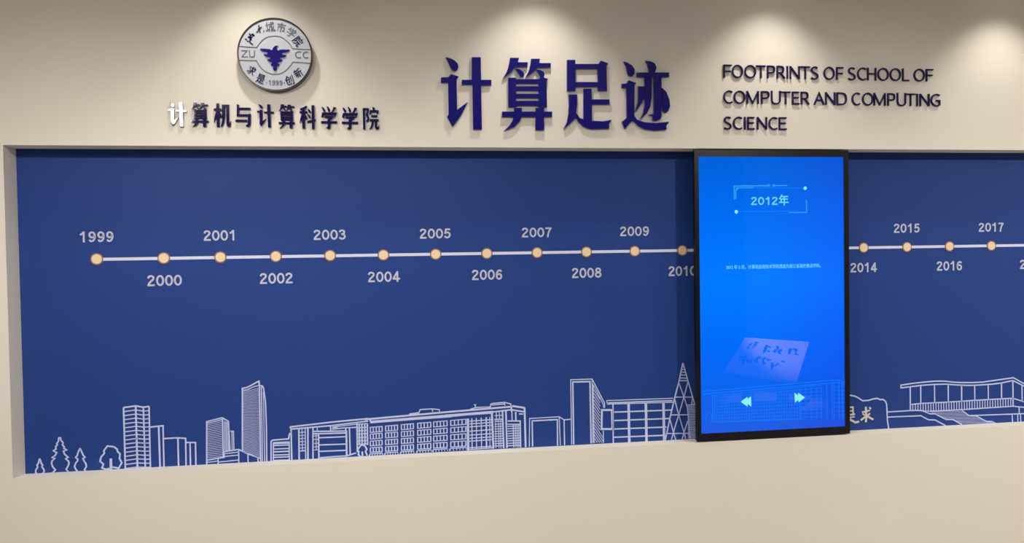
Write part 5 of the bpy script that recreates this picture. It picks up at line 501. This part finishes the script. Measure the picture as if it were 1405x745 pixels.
def make_fill_panel(x, y, sx, sy, m, lab):  # glowing panel added for general fill, no such fixture known
    t = thing('added_fill_panel', (x, y, CEIL), lab, 'ceiling light', 'added fill panels')
    bm = bmesh.new(); add_prism(bm, [[(-sx, -sy), (sx, -sy), (sx, sy), (-sx, sy)], [(-sx + .02, -sy + .02), (sx - .02, -sy + .02), (sx - .02, sy - .02), (-sx + .02, sy - .02)]], -0.014, 0.0)
    for v in bm.verts: v.co = Vector((v.co.x, v.co.z, v.co.y))
    bmesh.ops.reverse_faces(bm, faces=bm.faces[:])
    link('frame', bm_mesh('frame', bm), MT['white_metal'], t)
    bm = bmesh.new(); add_box(bm, -sx + .02, sx - .02, -sy + .02, sy - .02, -0.010, 0.0); link('diffuser', bm_mesh('diffuser', bm), m, t)
for i, (x, y) in enumerate(FILL_PANELS): make_fill_panel(x, y, 0.30, 0.15, MT['panel'], 'added fill panel under the ceiling near the mural wall, %s from the left' % ORD[i])
for i, ((x, y), wt) in enumerate(zip(WASH, WASH_W)):  # spots added to brighten the wall evenly, no such lamps known
    t = thing('added_wash_spot', (x, y, CEIL), 'added white cylinder wash spotlight turned to the mural wall, %s from the left' % ORD[i], 'spotlight', 'added wash spots facing the wall')
    bm = bmesh.new(); add_box(bm, -0.09, 0.09, -0.018, 0.018, -0.02, 0.0, 0.003); add_box(bm, -0.012, 0.012, -0.012, 0.012, WASH_Z - CEIL, -0.018); link('adapter', bm_mesh('adapter', bm), MT['white_metal'], t)
    aim = Vector((0, 1.9, -2.9)).normalized(); qt = aim.to_track_quat('-Z', 'Y')
    bm = bmesh.new(); add_lathe(bm, [(0, 0.09), (0.045, 0.09), (0.05, 0.08), (0.05, -0.06), (0.044, -0.06), (0.040, -0.02), (0, -0.02)])
    hd = link('head', bm_mesh('head', bm, True), MT['white_metal'], t, (0, 0, WASH_Z - CEIL)); hd.rotation_euler = qt.to_euler()
    ld = bpy.data.lights.new('wash_fill', 'SPOT'); ld.energy = wt; ld.color = FILL_COL; ld.spot_size = math.radians(120); ld.spot_blend = 1.0; ld.shadow_soft_size = 0.05
    lo = bpy.data.objects.new('lamp', ld); C.objects.link(lo); lo.parent = hd; lo.location = (0, 0, -0.065)
PG = (PEND_X, PEND_Y, CEIL)
t = thing('pendant_lamp', PG, 'small round opal globe lamp hung from the ceiling', 'lamp')
bm = bmesh.new(); add_lathe(bm, [(0, 0), (0.05, 0), (0.05, -0.018), (0.012, -0.024), (0, -0.024)]); link('canopy', bm_mesh('canopy', bm, True), MT['white_metal'], t)
bm = bmesh.new(); add_lathe(bm, [(0.022, -0.018), (0.022, PEND_Z - CEIL + 0.085)]); link('stem', bm_mesh('stem', bm, True), MT['white_metal'], t)
bm = bmesh.new(); bmesh.ops.create_uvsphere(bm, u_segments=40, v_segments=24, radius=PEND_R)
bmesh.ops.translate(bm, verts=bm.verts[:], vec=(0, 0, PEND_Z - CEIL)); link('globe', bm_mesh('globe', bm, True), MT['globe'], t)

# ------------------------------------------------------------------ sloping calligraphy stand across the room (seen mirrored in the screen)
B = [Vector(v) for v in BOARD]      # top left, top right, bottom right, bottom left, as seen in the mirror image
c0 = sum(B, Vector()) / 4
t = thing('calligraphy_stand', (c0.x, c0.y, 0), 'low sloping stand with a brush calligraphy sheet, across the room', 'stand')
ex = (B[1] - B[0]).normalized(); ey = (B[3] - B[0]); ey = (ey - ex * ey.dot(ex)).normalized(); nn = ex.cross(ey)
if nn.y < 0: nn = -nn
def board_pt(u, v): return B[0].lerp(B[1], u).lerp(B[3].lerp(B[2], u), v)
def slab(bm, ptsuv, h0, h1):
    lo = [bm.verts.new(board_pt(u, v) + nn * h0 - t.location) for u, v in ptsuv]; hi = [bm.verts.new(board_pt(u, v) + nn * h1 - t.location) for u, v in ptsuv]
    bm.faces.new(lo); bm.faces.new(hi[::-1])
    for i in range(len(lo)): j = (i + 1) % len(lo); bm.faces.new([lo[i], hi[i], hi[j], lo[j]])
    bmesh.ops.recalc_face_normals(bm, faces=bm.faces[:])
bm = bmesh.new(); slab(bm, [(0, 0), (1, 0), (1, 1), (0, 1)], -0.03, 0.0); link('board', bm_mesh('board', bm), MT['board'], t)
bm = bmesh.new()
def stroke(u0, v0, u1, v1, w0, w1):
    d = Vector((u1 - u0, (v1 - v0))); p = Vector((-d.y, d.x)).normalized()
    slab(bm, [(u0 - p.x * w0, v0 - p.y * w0), (u1 - p.x * w1, v1 - p.y * w1), (u1 + p.x * w1, v1 + p.y * w1), (u0 + p.x * w0, v0 + p.y * w0)], -0.0005, 0.0012)
for cu, cv, seed in ((.18, .22, 1), (.40, .26, 2), (.58, .28, 3), (.80, .30, 4), (.16, .60, 5), (.32, .58, 6), (.48, .60, 7), (.64, .62, 8)):
    import random
    rn = random.Random(seed)
    for k in range(6):
        a, b = cu + rn.uniform(-.07, .05), cv + rn.uniform(-.11, .07)
        stroke(a, b, a + rn.uniform(.02, .07) * (1 if k % 2 else .4), b + rn.uniform(.03, .16) * (1 if k % 2 == 0 else .3), rn.uniform(.014, .028), rn.uniform(.006, .018))
link('calligraphy', bm_mesh('calligraphy', bm), MT['brush'], t)
for a, hz in ((-0.22, 0.02), (0.14, -0.02)):
    bm = bmesh.new(); add_box(bm, a, a + 0.08, -0.12, -0.04, 0.0, c0.z + hz); link('leg', bm_mesh('leg', bm), MT['wood'], t)
t = thing('ceiling_downlight', (4.95, -3.1, CEIL), 'added unseen ceiling spot above the calligraphy stand', 'downlight')  # unseen lamp added so the lit sheet shows mirrored in the screen
bm = bmesh.new(); add_lathe(bm, [(0.045, 0.0), (0.062, 0.0), (0.062, -0.004), (0.047, -0.008), (0.045, 0.0)]); link('trim_ring', bm_mesh('trim_ring', bm, True), MT['white_metal'], t)
ld = bpy.data.lights.new('added_stand_spot', 'SPOT'); ld.energy = BOARD_W; ld.color = (1.0, 0.80, 0.74); ld.spot_size = math.radians(22); ld.spot_blend = 0.8; ld.shadow_soft_size = 0.03
lo = bpy.data.objects.new('lamp', ld); C.objects.link(lo); lo.parent = t; lo.location = (0, 0, -0.015)
lo.rotation_euler = ((B[0] + B[1]) * 0.5 - Vector((4.95, -3.1, CEIL))).to_track_quat('-Z', 'Y').to_euler()
